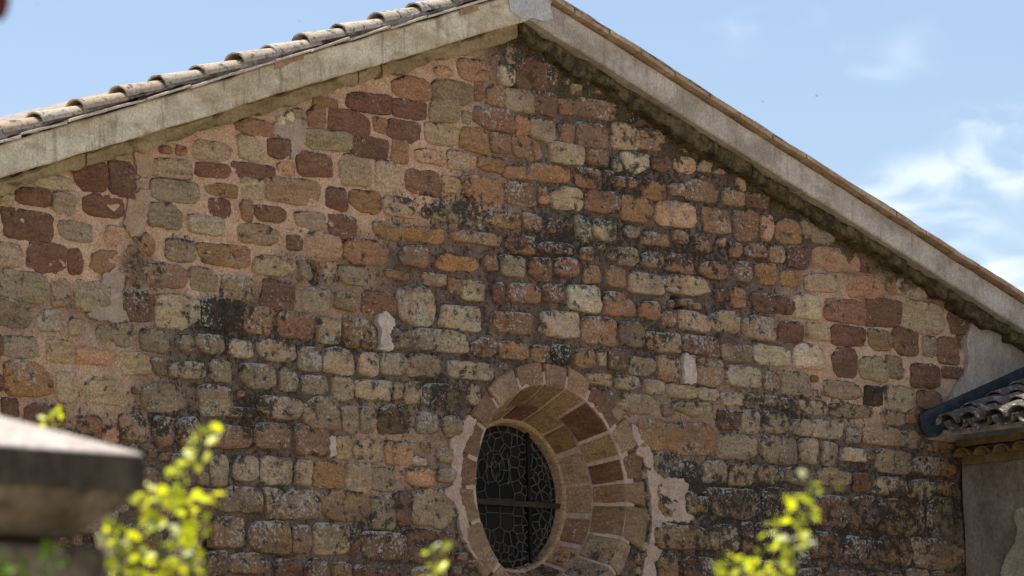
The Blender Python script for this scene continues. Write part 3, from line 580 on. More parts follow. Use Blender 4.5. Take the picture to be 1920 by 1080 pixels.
o = new_obj('rubble_stones', np.concatenate(RV), RF, M_STONE, wall, smooth=True); VA = np.concatenate(RV); stone_attrs(o.data, np.concatenate(RC), np.concatenate(RA), np.concatenate(RR), off, soot_px(*to_px(VA[:, 0], VA[:, 2]))); tag(o, kind='stuff')

# patches of later mortar and plaster lying on the wall
def pxpoly(p): return [W(*q) for q in p]
patches = [
 ('mortar_patch', M_PATCH, 0.006, [(880, 778), (893, 790), (884, 815), (872, 830), (866, 860), (863, 900), (862, 925), (868, 950), (880, 985), (897, 1020), (917, 1052), (905, 1060), (885, 1040), (870, 1010), (862, 985), (858, 960), (850, 940), (833, 925), (835, 915), (850, 912), (848, 880), (843, 840), (845, 825), (860, 815), (868, 790)]),
 ('mortar_patch', M_PATCH, 0.006, [(1184, 795), (1193, 800), (1201, 822), (1222, 846), (1227, 885), (1250, 893), (1278, 898), (1292, 908), (1284, 930), (1285, 958), (1302, 970), (1290, 980), (1262, 976), (1232, 982), (1226, 1000), (1228, 1022), (1242, 1035), (1226, 1055), (1230, 1084), (1203, 1090), (1210, 1045), (1222, 1000), (1221, 950), (1214, 900), (1207, 862), (1190, 850), (1197, 838), (1186, 815)]),
 ('mortar_patch', M_WHITEPATCH, 0.034, [(706, 590), (722, 585), (735, 600), (735, 612), (727, 625), (733, 650), (725, 660), (708, 655), (708, 635), (712, 622), (703, 600)]),
 ('mortar_patch', M_WHITEPATCH, 0.034, [(1283, 660), (1290, 668), (1298, 675), (1301, 700), (1300, 720), (1277, 720), (1279, 700), (1277, 680), (1279, 665)]),
 ('plaster_patch', M_GREYPATCH, 0.010, [(195, 515), (215, 505), (235, 520), (228, 545), (230, 575), (240, 600), (215, 605), (185, 600), (165, 590), (190, 560), (188, 530)]),
 ('plaster_patch', M_GREYPATCH, 0.010, [(515, 228), (545, 218), (575, 232), (570, 262), (560, 290), (545, 298), (545, 262), (525, 258), (508, 248)]),
 ('mortar_patch', M_PEACH, 0.006, [(252, 282), (288, 276), (285, 330), (262, 335), (255, 310)]),
 ('mortar_patch', M_PEACH, 0.006, [(240, 372), (262, 358), (284, 356), (282, 372), (276, 400), (270, 440), (246, 445), (232, 420), (238, 395)]),
 ('mortar_patch', M_WHITEPATCH, 0.014, [(616, 818), (628, 820), (630, 850), (618, 858)]),
 ('mortar_patch', M_PATCH, 0.010, [(185, 950), (203, 955), (205, 1000), (215, 1050), (195, 1058), (180, 1020), (172, 985)]),
]
for i, (nm, m, pr, pts) in enumerate(patches):
    polyslab(nm, pxpoly(pts), -pr, 0.03, m, wall, 0.026, 300+i, 0.011)
# plaster coat on the wall above the annex roof
polyslab('plaster_coat', pxpoly([(1815, 566), (1818, 600), (1806, 640), (1812, 672), (1806, 700), (1790, 720), (1772, 750), (1752, 790), (1780, 830), (1990, 830), (1990, 640), (1925, 600)]), -0.035, 0.03, M_COAT, wall, 0.012, 400, 0.03)

# ------------------------------------------------------------------ round window
win = bpy.data.objects.new('round_window', None); COL.objects.link(win); win.location = (WC[0], 0, WC[1]); put(win, church)
def ang(px, py):
    p = W(px, py)-WC; return math.atan2(p[1], p[0])
def sweep(name, prof, a0, a1, n, mat, parent, closed=False, bevel=0.0):
    V = []; F = []; m = len(prof); N = n if closed else n+1
    for i in range(N):
        a = a0+(a1-a0)*i/n
        for r, y in prof: V.append((WC[0]+r*math.cos(a), y, WC[1]+r*math.sin(a)))
    for i in range(n):
        for q in range(m):
            F.append((i*m+q, i*m+(q+1) % m, ((i+1) % N)*m+(q+1) % m, ((i+1) % N)*m+q))
    if not closed: F += [tuple(range(m)), tuple((N-1)*m+q for q in range(m))]
    bm = bmesh.new(); vs = [bm.verts.new(v) for v in V]
    for f in F: bm.faces.new([vs[q] for q in f])
    bmesh.ops.recalc_face_normals(bm, faces=bm.faces)
    if bevel:
        es = [e for e in bm.edges if len(e.link_faces) == 2 and e.calc_face_angle(0) > 0.45]
        bmesh.ops.bevel(bm, geom=es, offset=bevel, segments=2, affect='EDGES', clamp_overlap=True)
    me = bpy.data.meshes.new(name); bm.to_mesh(me); bm.free(); me.materials.append(mat)
    ctr = np.array([WC[0]+R1*math.cos((a0+a1)/2), 0, WC[1]+R1*math.sin((a0+a1)/2)]) if not closed else np.array([WC[0], 0, WC[1]])
    co = np.array([v.co for v in me.vertices])
    if name == 'voussoir':
        co[:, 1] += 0.012*fbm(co[:, 0]*9, co[:, 2]*9+co[:, 1]*7, 90, 3)
        ph = np.arctan2(co[:, 2]-WC[1], co[:, 0]-WC[0]); rr = 0.014*fbm(co[:, 1]*9+3, ph*7, 95, 3); co[:, 0] += rr*np.cos(ph); co[:, 2] += rr*np.sin(ph)
    for v, c in zip(me.vertices, co): v.co = Vector(c-ctr)
    o = bpy.data.objects.new(name, me); COL.objects.link(o); o.location = ctr; put(o, parent)
    return o
RM, YM, RI, YI, RG, YG = R1*0.84, 0.25, R1*0.725, 0.46, R1*0.678, 0.53
JP = [(930, 1064), (893, 978), (866, 912), (872, 853), (900, 797), (930, 758), (972, 720), (1020, 706), (1062, 715), (1100, 744), (1150, 802), (1185, 845), (1207, 899), (1220, 953), (1206, 1036)]
JC = ['BT', 'B', 'R', 'R', 'Rr', 'TP', 'rB', 'rT', 'BT', 'R', 'BT', 'R', 'B', 'BG']
angs = [ang(*p) for p in JP]
for i in range(1, len(angs)):
    while angs[i] > angs[i-1]: angs[i] -= 2*math.pi
rest = angs[0]-2*math.pi-angs[-1]; nb = 6
JC += ['GT', 'G', 'T', 'B', 'rT', 'G']; angs += [angs[-1]+rest*(i+1)/nb for i in range(nb)]
for i, c in enumerate(JC):
    a0, a1 = angs[i+1], angs[i]; g = 0.011/R1
    r2 = R2+rng.uniform(-0.022, 0.028)+(0.095 if 10 <= i <= 13 else 0.03 if i < 5 else 0); pf = -0.006+rng.uniform(-0.005, 0.005)
    prof = [(r2, 0.06), (r2, pf+0.006), ((r2+R1)/2, pf-0.004), (R1+0.004, pf), (R1-0.004, pf+0.012), ((R1+RM)/2, YM*0.5-0.004), (RM, YM-0.006), (R2-0.02, YM-0.006)]
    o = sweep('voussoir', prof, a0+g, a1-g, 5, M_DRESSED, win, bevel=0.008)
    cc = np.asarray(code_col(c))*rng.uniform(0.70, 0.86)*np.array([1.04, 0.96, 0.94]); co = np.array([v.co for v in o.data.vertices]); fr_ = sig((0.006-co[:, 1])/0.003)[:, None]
    stone_attrs(o.data, cc*(1-fr_)+fr_*(cc*0.86+0.18*PAL['T']), (0.02+0.75*fr_[:, 0]), rng.random(), len(co))  # front greyed by lichen, and lightened so the reveal looks shaded
a = 0.2; i = 0; IC = ['T', 'B', 'BT', 'R', 'TB', 'rT', 'B', 'T', 'BO', 'Rr', 'T', 'TB', 'B', 'OT', 'r', 'TB']
ia = [ang(1500, 938)]
ends = np.linspace(0, 2*math.pi, 17)+0.16
for i in range(16):
    a0, a1 = ends[i]+rng.uniform(-.0, .05), ends[i+1]-0.0; g = 0.012/RM
    prof = [(RM-0.006, YM+0.010), ((RM+RI)/2-0.004, (YM+YI)/2), (RI, YI), (RI+0.14, YI), (RM+0.06, YM+0.010)]
    o = sweep('voussoir', prof, a0+g, a1-g, 4, M_DRESSED, win, bevel=0.006); stone_attrs(o.data, np.asarray(code_col(IC[i]))*rng.uniform(0.74, 0.90)*np.array([1.03, 0.97, 0.95]), 0.2, rng.random(), len(o.data.vertices))
o = sweep('joint_mortar', [(R2-0.055, 0.05), (R2-0.055, 0.0), (R1+0.010, -0.004), (RM+0.008, YM-0.004), (RM+0.006, YM+0.012), (RI+0.012, YI), (RI+0.2, YI+0.02), (R2+0.02, YM)], 0, 2*math.pi, 96, M_PATCH, win, True)
o = sweep('frame_moulding', [(RI+0.012, YI-0.012), (RI-0.012, YI-0.016), (RI-0.028, YI+0.004), (RG+0.012, YI+0.03), (RG, YG-0.01), (RG, YG+0.04), (RI+0.1, YG+0.04), (RI+0.1, YI)], 0, 2*math.pi, 96, M_DRESSED, win, True)
stone_attrs(o.data, code_col('TO'), 0.1, 0.3, len(o.data.vertices)); 
for p in o.data.polygons: p.use_smooth = True
# leaded glass: panes as convex cells, lead between them
tg = NT('dark stained glass'); oi = tg.n.new('ShaderNodeObjectInfo')
gc = tg.mix(tg.ramp(oi.outputs['Random'], 0.0, 1.0), (0.004, 0.004, 0.004), (0.014, 0.011, 0.009)); tg.col(gc)
tg.b.inputs['Roughness'].default_value = 0.5; tg.b.inputs['Specular IOR Level'].default_value = 0.08; tg.bump(tg.noise(30, 2), 0.25, 0.004)
M_GLASS = tg.m
def clip(poly, n, d):
    out = []
    for a, b in zip(poly, poly[1:]+poly[:1]):
        sa, sb = a@n-d, b@n-d
        if sa <= 0: out.append(a)
        if (sa < 0 < sb) or (sb < 0 < sa): out.append(a+(b-a)*(sa/(sa-sb)))
    return out
GRAD = RG+0.006
circ = [np.array([GRAD*math.cos(q), GRAD*math.sin(q)]) for q in np.linspace(0, 2*math.pi, 48, endpoint=False)]
seeds = []; u = GRAD
def wpx(px, py): p = W(px, py, YG)-WC; return p
blkL, blkR = wpx(906, 940)[0], wpx(966, 940)[0]; blkT, blkB = wpx(930, 897)[1], wpx(930, 1000)[1]
bm_ = (blkL+blkR)/2; bw = (blkR-blkL)
for zc in np.linspace(blkT-0.11, blkB+0.11, 3):
    for xc in (blkL+bw*0.25, blkL+bw*0.75): seeds.append(np.array([xc, zc]))
sr_ = random.Random(4); tr = 0
while len(seeds) < 150 and tr < 6000:
    tr += 1; p = np.array([sr_.uniform(-u, u), sr_.uniform(-u, u)])
    if np.hypot(*p) > u*0.985: continue
    if blkL-0.03 < p[0] < blkR+0.03 and blkB-0.03 < p[1] < blkT+0.03: continue
    if any(np.hypot(*(p-q)) < (0.050 if p[0] > blkR or p[1] < blkB else 0.075) for q in seeds): continue
    seeds.append(p)
cells = []
for i, s in enumerate(seeds):
    poly = list(circ)
    for j, q in enumerate(seeds):
        if i != j:
            n = q-s; poly = clip(poly, n, n@(q+s)/2)
            if len(poly) < 3: break
    if len(poly) >= 3: cells.append((s, poly))
lead = bpy.data.objects.new('leaded_glass', None); COL.objects.link(lead); lead.location = (WC[0], YG, WC[1]); put(lead, church)
CV, CF = [], []
def came(p, q, w=0.007, y=YG-0.008):
    p = np.asarray(p); q = np.asarray(q); d = q-p; L = np.hypot(*d)
    if L < 1e-4: return
    d = d/L; nn = np.array([-d[1], d[0]])*w/2; p = p-d*w*0.3; q = q+d*w*0.3; b = len(CV)
    for c in (p, q):
        for sgn, yy in ((1, y+0.008), (0.8, y), (-0.8, y), (-1, y+0.008)):
            CV.append((WC[0]+c[0]+nn[0]*sgn, yy, WC[1]+c[1]+nn[1]*sgn))
    CF.extend([(b, b+1, b+5, b+4), (b+1, b+2, b+6, b+5), (b+2, b+3, b+7, b+6), (b, b+3, b+2, b+1), (b+4, b+5, b+6, b+7)])
seen = set()
for s, poly in cells:
    c = sum(poly)/len(poly); pv = [(WC[0]+c[0]+(p[0]-c[0])*0.985, YG+rng.uniform(-.001, .001), WC[1]+c[1]+(p[1]-c[1])*0.985) for p in poly]
    n = len(pv); back = [(x_, YG+0.006, z_) for x_, _, z_ in pv]
    F = [tuple(range(n)), tuple(range(2*n-1, n-1, -1))]+[(k, n+k, n+(k+1) % n, (k+1) % n) for k in range(n)]
    new_obj('pane', pv+back, F, M_GLASS, lead, origin=(WC[0]+c[0], YG, WC[1]+c[1]))
    for a_, b_ in zip(poly, poly[1:]+poly[:1]):
        key = tuple(sorted((tuple(np.round(a_, 3)), tuple(np.round(b_, 3)))))
        if key in seen or np.hypot(*a_) > u*0.985 and np.hypot(*b_) > u*0.985: continue
        seen.add(key)
        inb = all(blkL-0.01 < p[0] < blkR+0.01 and blkB-0.01 < p[1] < blkT+0.01 for p in (a_, b_))
        came(a_, b_, 0.005 if inb else 0.0062)
# drawn motif in the lead: an oval mask with round eyes, and an inner ring
def curve(pts, w=0.005):
    for a_, b_ in zip(pts, pts[1:]): came(a_, b_, w, YG-0.010)
fc_ = wpx(932, 877); k = 0.115
curve([fc_+np.array([0.075*math.cos(q), 0.115*math.sin(q)-0.0]) for q in np.linspace(0, 2*math.pi, 22)], 0.008)
for sx in (-1, 1):
    curve([fc_+np.array([sx*0.032+0.018*math.cos(q), 0.02+0.022*math.sin(q)]) for q in np.linspace(0, 2*math.pi, 10)], 0.007)
    curve([fc_+np.array([sx*(0.04+0.05*t_), 0.09+0.10*t_*(1-0.2*t_)]) for t_ in np.linspace(0, 1, 6)], 0.008)
    curve([fc_+np.array([sx*(0.11+0.02*math.sin(3*t_)), 0.12-0.26*t_]) for t_ in np.linspace(0, 1, 8)], 0.007)
curve([fc_+np.array([0.022*math.cos(q), -0.055+0.012*math.sin(q)]) for q in np.linspace(0, 2*math.pi, 8)], 0.005)
curve([np.array([u*0.90*math.cos(q), u*0.90*math.sin(q)]) for q in np.linspace(-1.9, 2.4, 50)], 0.007)
new_obj('lead_came', CV, CF, M_CAME, lead)
# iron bars
b0, b1 = wpx(880, 936), wpx(1060, 955)
zb = float((b0[1]+b1[1])/2)
new_obj('iron_bar', *boxgeo(WC[0]-u-0.03, WC[0]+u+0.03, YG-0.045, YG-0.018, WC[1]+zb-0.022, WC[1]+zb+0.022), M_IRON, lead)
xb = wpx(988, 900)[0]
new_obj('iron_bar', *boxgeo(WC[0]+xb-0.015, WC[0]+xb+0.015, YG-0.030, YG-0.012, WC[1]-u, WC[1]+u), M_DARK, lead)
new_obj('dark_backing', *boxgeo(WC[0]-u-0.1, WC[0]+u+0.1, YG+0.05, YG+0.07, WC[1]-u-0.1, WC[1]+u+0.1), M_DARK, lead)

# ------------------------------------------------------------------ annex: low wing with lean-to roof against the gable
f0, f1 = W(1728, 778, -0.05), W(1920, 692, -0.05); s2 = (f1[1]-f0[1])/(f1[0]-f0[0])
EX, EZ = f0[0], f0[1]                            # eave end of the flashing at the wall
annex = empty('annex', (XC+1.0, -2.0, 0), 'low grey plastered wing with clay tile eave at the right edge', 'building')
YA = -3.4
def grid_wall():
    ys = np.arange(YA, 0.02, 0.03); zz_ = np.arange(3.2, EZ-0.20, 0.03); Y_, Z_ = np.meshgrid(ys, zz_)
    X_ = XC+0.02-0.03*fbm(Y_*3, Z_*3, 130, 4)-0.012*fbm(Y_*14, Z_*14, 133, 3); n1_, n2_ = Y_.shape
    V = np.stack([X_, Y_, Z_], -1).reshape(-1, 3); i_ = np.arange(n1_*n2_).reshape(n1_, n2_)
    F = np.stack([i_[:-1, :-1], i_[1:, :-1], i_[1:, 1:], i_[:-1, 1:]], -1).reshape(-1, 4)
    return V, F.tolist()
new_obj('wall', *grid_wall(), M_PLASTER, annex, smooth=True)
new_obj('wall_core', *boxgeo(XC+0.06, XC+3.4, YA, -0.03, -0.05, EZ-0.18), M_PLASTER, annex)
new_obj('wall_foot', *boxgeo(XC+0.025, XC+0.058, YA, -0.03, -0.05, 3.22), M_PLASTER, annex)
def A(px, py):                                    # point on the annex wall face
    d = ray(px, py); t = (XC-CAM[0])/d[0]; p = CAM+d*t; return (p[1], p[2])
pts = [A(*p) for p in [(1925, 948), (1906, 955), (1903, 975), (1909, 990), (1905, 1015), (1893, 1035), (1884, 1050), (1878, 1075), (1872, 1110), (1960, 1110), (1960, 930)]]
o = polyslab('bare_patch', [np.array(p) for p in pts], 0, 0.03, M_TAN, None, 0.018, 500, 0.02)
for v in o.data.vertices: v.co = Vector((XC-0.012+v.co.y, v.co.x, v.co.z))
bm = bmesh.new(); bm.from_mesh(o.data); bmesh.ops.recalc_face_normals(bm, faces=bm.faces); bm.to_mesh(o.data); bm.free(); put(o, annex)
aroof = bpy.data.objects.new('roof', None); COL.objects.link(aroof); aroof.location = (EX, -0.1, EZ); put(aroof, annex)
upx = Vector((1, 0, s2)).normalized(); un = Vector((-s2, 0, 1)).normalized()
TM2 = [tile_mesh('clay_tile', M_TILE2, 0.48, 0.095, 0.120) for _ in range(2)]
c = 0; y = -0.30
while y > YA:
    for r_ in range(6):
        p = Vector((EX+0.04, y+rng.uniform(-.012, .012), EZ-0.155))+upx*(0.48+r_*0.38+rng.uniform(-.02, .02))+un*0.035
        add_tile(TM2[c % 2], mat_axes(-upx+un*0.04+Vector((0, rng.uniform(-.03, .03), 0)), un, p), aroof)
        p2 = Vector((EX+0.0, y-0.13, EZ-0.155))+upx*(0.48+r_*0.38)+un*0.055
        add_tile(TM2[(c+1) % 2], mat_axes(-upx+un*0.03, un, p2) @ Matrix.Rotation(math.pi, 4, 'X'), aroof)
    y -= 0.265; c += 1
# genoise: corbelled row of tile ends under the eave
TG = tile_mesh('genoise_tile', M_OCHRE, 0.42, 0.085, 0.092)
y = -0.16
while y > YA:
    add_tile(TG, mat_axes(Vector((-1, rng.uniform(-.02, .02), 0)), Vector((0, 0, 1)), Vector((XC+0.26, y, EZ-0.355+rng.uniform(-.006, .006)))), aroof, 'genoise_tile'); y -= 0.215
def eave(name, x0, x1, z0, z1, mat, seed):
    V = []; F = []; n = 60
    for i in range(n+1):
        yy = -0.05+(YA+0.05)*i/n; jx = 0.02*float(fbm(yy*6, 1, seed)); jz = 0.02*float(fbm(yy*6, 4, seed))
        V += [(x0+jx, yy, z0+jz), (x1, yy, z0+jz), (x1, yy, z1), (x0+jx, yy, z1)]
    for i in range(n):
        for q in range(4): F.append((i*4+q, i*4+(q+1) % 4, i*4+4+(q+1) % 4, i*4+4+q))
    F += [(0, 1, 2, 3), (n*4+3, n*4+2, n*4+1, n*4)]
    o = new_obj(name, V, F, mat, aroof); bm = bmesh.new(); bm.from_mesh(o.data); bmesh.ops.recalc_face_normals(bm, faces=bm.faces); bm.to_mesh(o.data); bm.free()
eave('genoise_bed', XC-0.10, XC+0.3, EZ-0.262, EZ-0.20, M_OCHRE, 5)
eave('genoise_bed', XC-0.015, XC+0.3, EZ-0.42, EZ-0.345, M_OCHRE, 6)
p0 = Vector((EX+0.10, -0.04, EZ-0.20)); 
V = []; 
for dx in (0, 3.2):
    for yy in (-0.04, YA):
        for hh in (0, 0.05): q = p0+upx*dx+un*hh; V.append((q.x, yy, q.z))
new_obj('roof_deck', V, [(0, 1, 3, 2), (4, 6, 7, 5), (0, 4, 5, 1), (2, 3, 7, 6), (1, 5, 7, 3), (0, 2, 6, 4)], M_BED, aroof)
# lead flashing: dressed up the wall and over the first tiles, with a cut, turned-down end
V = []; F = []; n = 40
for i in range(n+1):
    t_ = i/n*2.6; b = Vector((EX-0.02, 0, EZ))+upx*t_
    wv = 0.012*float(fbm(t_*5, 2, 140)); wv2 = 0.02*float(fbm(t_*7, 8, 141)); rag = 0.05*float(fbm(t_*6, 3, 143)); dn = 0.035*max(0, 1-t_/0.16)
    sec = [(-0.040, 0.012), (-0.052, 0.0), (-0.058+wv, -0.07), (-0.07+wv, -0.13), (-0.12+wv2, -0.17-dn*0.5), (-0.20+wv2+rag, -0.175-dn), (-0.205+wv2+rag, -0.185-dn), (-0.11, -0.19-dn*0.5), (-0.045, -0.14)]
    for yy, zz_ in sec: V.append((b.x, yy, b.z+zz_))
m = 9
for i in range(n):
    for q in range(m): F.append((i*m+q, i*m+(q+1) % m, i*m+m+(q+1) % m, i*m+m+q))
F += [tuple(range(m)), tuple(n*m+q for q in reversed(range(m)))]
o = new_obj('flashing', V, F, M_LEAD, aroof, smooth=True); bm = bmesh.new(); bm.from_mesh(o.data); bmesh.ops.recalc_face_normals(bm, faces=bm.faces); bm.to_mesh(o.data); bm.free()

# ------------------------------------------------------------------ gate pillar close to the camera
PD = 7.2
pc = at_depth(270, 856, PD)                       # front right corner of the cap, lower edge of its slope
px_, py_, pz_ = pc.x, pc.y, pc.z; HW = 0.42
pcx, pcy = px_-HW, py_+HW
pillar = empty('gate_pillar', (pcx, pcy, 0), 'blurred stone gate pillar with moulded cap, close by at lower left', 'pillar')
def square_rings(name, prof, mat, parent, top_apex=None, jit=0.004, seed=0):
    V = []; F = []; n = 10
    for ins, z in prof:
        hw = HW-ins; ring = []
        for e in range(4):
            for i in range(n):
                t_ = -1+2*i/n
                x_, y_ = ((t_, -1), (1, t_), (-t_, 1), (-1, -t_))[e]
                jx = jit*2*float(fbm(x_*9+z*5, y_*9+z*11, seed)); ring.append((pcx+(hw+jx)*x_, pcy+(hw+jx)*y_, z+jit*float(fbm(x_*7, y_*7+z*9, seed+4))))
        V += ring
    m = 4*n
    for k in range(len(prof)-1):
        for q in range(m): F.append((k*m+q, k*m+(q+1) % m, (k+1)*m+(q+1) % m, (k+1)*m+q))
    if top_apex is not None:
        V.append((pcx, pcy, top_apex)); a_ = len(V)-1; o_ = (len(prof)-1)*m
        for q in range(m): F.append((o_+q, o_+(q+1) % m, a_))
    else: F.append(tuple((len(prof)-1)*m+q for q in range(m)))
    F.append(tuple(reversed(range(m))))
    return new_obj(name, V, F, mat, parent)
square_rings('cap_top', [(0.0, pz_+0.001), (0.004, pz_+0.006), (0.10, pz_+0.006+0.040), (0.22, pz_+0.006+0.090)], M_PILLARTOP, pillar, pz_+0.006+0.172, 0.003, 3)
square_rings('cap', [(0.10, pz_-0.26), (0.10, pz_-0.235), (0.055, pz_-0.230), (0.050, pz_-0.175), (0.054, pz_-0.165), (0.13, pz_-0.160), (0.13, pz_-0.148), (0.092, pz_-0.143), (0.068, pz_-0.12), (0.032, pz_-0.092), (0.016, pz_-0.0645)], M_PILLAR, pillar, None, 0.004, 5)
square_rings('cap_band', [(0.0, pz_-0.064), (-0.002, pz_-0.04), (0.0, pz_)], M_PILLARBAND, pillar, None, 0.004, 6)
square_rings('shaft', [(0.10, -0.02), (0.10, 0.6), (0.102, 1.2), (0.10, pz_-0.262)], M_PILLAR, pillar, None, 0.008, 8)

# ------------------------------------------------------------------ shrubs with bright young leaves in front of the wall
tl = NT('young yellow green leaf'); oi = tl.n.new('ShaderNodeNewGeometry')
lc = tl.mix(tl.ramp(oi.outputs['Random Per Island'], 0.1, 0.9), (0.22, 0.34, 0.015), (0.58, 0.58, 0.02)); lc = tl.mix(tl.ramp(oi.outputs['Random Per Island'], 0.80, 0.82), lc, (0.62, 0.68, 0.52)); lc = tl.mix(tl.ramp(oi.outputs['Random Per Island'], 0.22, 0.20), lc, (0.09, 0.16, 0.02)); tl.col(lc)
tl.b.inputs['Roughness'].default_value = 0.28; tl.b.inputs['Specular IOR Level'].default_value = 0.5
tr_ = tl.n.new('ShaderNodeBsdfTranslucent'); tl.l.new(tl.mix(0.5, lc, (0.95, 0.93, 0.01)), tr_.inputs[0]); ms = tl.n.new('ShaderNodeMixShader'); ms.inputs[0].default_value = 0.6
tl.l.new(tl.b.outputs[0], ms.inputs[1]); tl.l.new(tr_.outputs[0], ms.inputs[2]); tl.l.new(ms.outputs[0], tl.out.inputs[0])
M_LEAF = tl.m
M_STEM = mat_plain('green stem', (0.09, 0.12, 0.03), (0.13, 0.14, 0.05), 10)
def tube(pts, r0, r1, V, F, seg=6):
    base = len(V); n = len(pts)
    for i, p in enumerate(pts):
        d = (pts[min(i+1, n-1)]-pts[max(i-1, 0)]).normalized(); a_ = d.orthogonal().normalized(); b_ = d.cross(a_); r = r0+(r1-r0)*i/(n-1)
        for q in range(seg):
            t_ = 2*math.pi*q/seg; V.append(tuple(p+a_*math.cos(t_)*r+b_*math.sin(t_)*r))
    for i in range(n-1):
        for q in range(seg): F.append((base+i*seg+q, base+i*seg+(q+1) % seg, base+(i+1)*seg+(q+1) % seg, base+(i+1)*seg+q))
LEAF = [(0, 0, 0), (0.28, -0.30, 0.06), (0.62, -0.34, 0.08), (0.90, -0.16, 0.03), (1.0, 0, -0.03), (0.90, 0.16, 0.03), (0.62, 0.34, 0.08), (0.28, 0.30, 0.06), (0.5, 0, 0)]
LF = [(0, 1, 8), (1, 2, 8), (2, 3, 8), (3, 4, 8), (4, 5, 8), (5, 6, 8), (6, 7, 8), (7, 0, 8)]
def leaf(p, d, size, V, F, r):
    up = Vector((r.uniform(-.7, .7), r.uniform(-.7, .7), r.uniform(0.2, 1))).normalized(); y = up.cross(d)
    if y.length < 1e-3: return
    y.normalize(); z = d.cross(y); b = len(V)
    for q in LEAF: V.append(tuple(p+(d*q[0]+y*q[1]+z*q[2])*size))
    F.extend([tuple(b+k for k in f) for f in LF])
def shrub(name, label, groups, depth, base_px, seed, leafsize=0.027, mat=None, per=8, spread=0.019, group=None):
    """groups: chains of photo points, root to tip; every point carries a tuft of leaves"""
    r = random.Random(seed); b = at_depth(base_px, 1500, depth); base = Vector((b.x, b.y, 0)); root = empty(name, base, label, 'shrub', group)
    SV, SF, LV, LF_ = [], [], [], []
    for ch in groups:
        pts = [at_depth(x_, y_, depth+r.uniform(-.06, .06)) for x_, y_, _ in ch]
        low = Vector((base.x+r.uniform(-.05, .05), base.y+r.uniform(-.05, .05), 0)); mid = low.lerp(pts[0], 0.55)+Vector((r.uniform(-.06, .06), r.uniform(-.06, .06), 0))
        path = [low, low.lerp(mid, 0.5), mid, mid.lerp(pts[0], 0.6)]+pts; tube(path, 0.007, 0.0016, SV, SF)
        for (x_, y_, dens), p in zip(ch, pts):
            for k in range(int(per*dens)):
                q = p+Vector((r.gauss(0, spread), r.gauss(0, spread), r.gauss(0, spread*0.9)))*math.sqrt(dens)
                leaf(q, Vector((r.uniform(-1, 1), r.uniform(-1, 1), r.uniform(-.3, .8))).normalized(), leafsize*r.uniform(0.6, 1.15), LV, LF_, r)
        for k in range(40):                        # leaves further down the stems, below the frame
            t_ = r.uniform(0.15, 0.95); q = low.lerp(mid, t_*2) if t_ < 0.5 else mid.lerp(pts[0], t_*2-1)
            leaf(q+Vector((r.gauss(0, .03), r.gauss(0, .03), r.gauss(0, .03))), Vector((r.uniform(-1, 1), r.uniform(-1, 1), r.uniform(-.3, .8))).normalized(), leafsize*r.uniform(0.7, 1.2), LV, LF_, r)
    new_obj('stems', SV, SF, M_STEM, root, smooth=True); o = new_obj('foliage', LV, LF_, mat or M_LEAF, root)
    return root
G1 = [[(262, 1075, 2.2), (246, 1032, 1.8), (258, 985, 1.4), (262, 940, 1.0), (268, 925, .5)],
      [(318, 1075, 2.2), (322, 1032, 1.5), (345, 985, 1.6), (372, 962, 1.0), (388, 955, .6)],
      [(300, 1060, 1.2), (290, 960, .7), (306, 942, 1.0), (330, 928, 1.0), (345, 905, .9), (352, 882, .9), (372, 842, .9), (408, 808, .5)],
      [(362, 1060, 1.6), (362, 1020, 1.3), (352, 1000, .9), (385, 1000, .3)],
      [(225, 1060, 1.0), (228, 1022, .9), (222, 1000, .5)]]
shrub('leafy_shrub', 'blurred yellow green leafy shrub beside the stone gate pillar', G1, 7.3, 305, 1, group='leafy shrubs before the wall')
G2 = [[(1470, 1078, .9), (1482, 1062, 1.0), (1478, 1030, .8), (1505, 1014, .8), (1520, 975, .9), (1508, 955, .6), (1520, 920, .6), (1552, 922, .5)],
      [(1400, 1070, 1.3), (1378, 1062, .9), (1418, 1058, .9), (1440, 1075, .5)], [(1490, 1065, .3), (1465, 1008, .5), (1448, 998, .7)]]
shrub('leafy_shrub', 'thin blurred shrub sprigs at the bottom right of the window', G2, 7.6, 1450, 2, group='leafy shrubs before the wall')
G3 = [[(795, 1088, .6), (806, 1076, .45), (814, 1055, .1), (822, 1038, .4), (824, 1028, .25)]]
shrub('leafy_shrub', 'single small blurred yellow sprig left of the window at bottom edge', G3, 7.6, 815, 3, group='leafy shrubs before the wall')
M_LEAF2 = M_LEAF
G4 = [[(98, 796, .5), (88, 778, .5), (106, 776, .4)]]
shrub('leafy_shrub', 'tiny green sprig showing above the bright pillar cap', G4, 8.6, 100, 4, group='leafy shrubs before the wall', leafsize=0.022)
tg2 = mat_plain('deep green blade', (0.07, 0.13, 0.015), (0.12, 0.20, 0.02), 12)
G5 = [[(96, 1075, .8), (100, 1045, .4), (108, 1025, .3)], [(45, 1080, .7), (40, 1055, .3)], [(8, 1078, .6), (4, 1050, .4)]]
shrub('leafy_shrub', 'dark green shoots in the shade before the gate pillar shaft', G5, 6.7, 60, 5, group='leafy shrubs before the wall', mat=tg2, per=9)

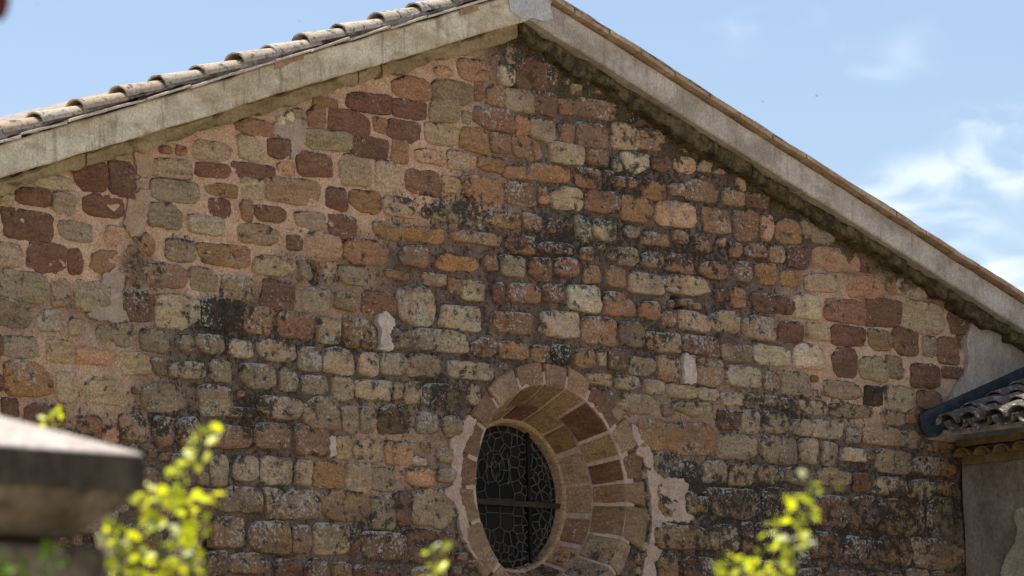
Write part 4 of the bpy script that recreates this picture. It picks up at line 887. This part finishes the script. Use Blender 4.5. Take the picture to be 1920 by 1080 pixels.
# ------------------------------------------------------------------ red leaf tip hanging into the top left corner, birds
M_RED = mat_plain('dark red leaf', (0.06, 0.008, 0.006), (0.11, 0.014, 0.010), 12, rough=0.5)
tip = at_depth(-30, -40, 5.4); br = empty('hanging_branch', tip, 'blurred dark red leaf tip in the top left corner', 'branch')
SV, SF, LV, LF_ = [], [], [], []; r = random.Random(8)
pts = [tip+Vector(Rv)*(-0.05*k)+Vector(Uv)*(0.035*k+0.004*k*k) for k in range(10)]; tube(pts, 0.001, 0.006, SV, SF)
def leaf_flat(p, d, n, size):
    y = n.cross(d).normalized(); z = d.cross(y); b_ = len(LV)
    for q in LEAF: LV.append(tuple(p+(d*q[0]+y*q[1]*1.1+z*q[2])*size))
    LF_.extend([tuple(b_+k_ for k_ in f) for f in LF])
leaf_flat(tip, (Vector(Rv)*0.38-Vector(Uv)*0.92).normalized(), (Vector(Fv)*-1+Vector(Uv)*0.3).normalized(), 0.062)
leaf_flat(tip-Vector(Rv)*0.01, (Vector(Rv)*0.05-Vector(Uv)*0.99).normalized(), (Vector(Fv)*-1-Vector(Rv)*0.3).normalized(), 0.052)
for k in range(2, 10):
    for q in range(2): leaf(pts[k], (Vector((r.uniform(-1, 1), r.uniform(-1, 1), r.uniform(-1, .2)))).normalized(), 0.05, LV, LF_, r)
new_obj('twig', SV, SF, M_STEM, br); new_obj('foliage', LV, LF_, M_RED, br)
M_BIRD = mat_plain('dark plumage', (0.02, 0.02, 0.022), (0.03, 0.03, 0.03), 10)
BV = [(0.10, 0, 0), (0.04, 0.022, 0.004), (-0.05, 0.012, 0), (-0.13, 0.03, 0), (-0.13, -0.03, 0), (-0.05, -0.012, 0), (0.04, -0.022, 0.004), (0.0, 0, 0.022), (0, 0, -0.022),
      (0.05, 0.02, 0.01), (-0.02, 0.02, 0.01), (-0.01, 0.13, 0.04), (-0.10, 0.24, 0.02), (0.05, -0.02, 0.01), (-0.02, -0.02, 0.01), (-0.01, -0.13, 0.04), (-0.10, -0.24, 0.02)]
BF = [(0, 1, 7), (1, 2, 7), (2, 3, 7), (3, 4, 7), (4, 5, 7), (5, 6, 7), (6, 0, 7), (1, 0, 8), (2, 1, 8), (3, 2, 8), (4, 3, 8), (5, 4, 8), (6, 5, 8), (0, 6, 8), (9, 11, 10), (11, 12, 10), (13, 14, 15), (15, 14, 16)]
for i, (x_, y_, lb) in enumerate(((562, 40, 'tiny dark bird in the sky above the left roof slope'), (1431, 191, 'tiny dark bird in the sky, nearer the right roof slope'), (1531, 180, 'tiny dark bird in the sky, farther right of its pair'), (71, 7, 'tiny dark bird in the sky near the top left corner'))):
    p = at_depth(x_, y_, 700)
    o = new_obj('bird', [(a_*1.7, b_*1.7, c_*1.7) for a_, b_, c_ in BV], BF, M_BIRD); o.location = p; o.rotation_euler = (0.5, 0.2, i*1.3); tag(o, lb, 'bird', 'birds in the sky')
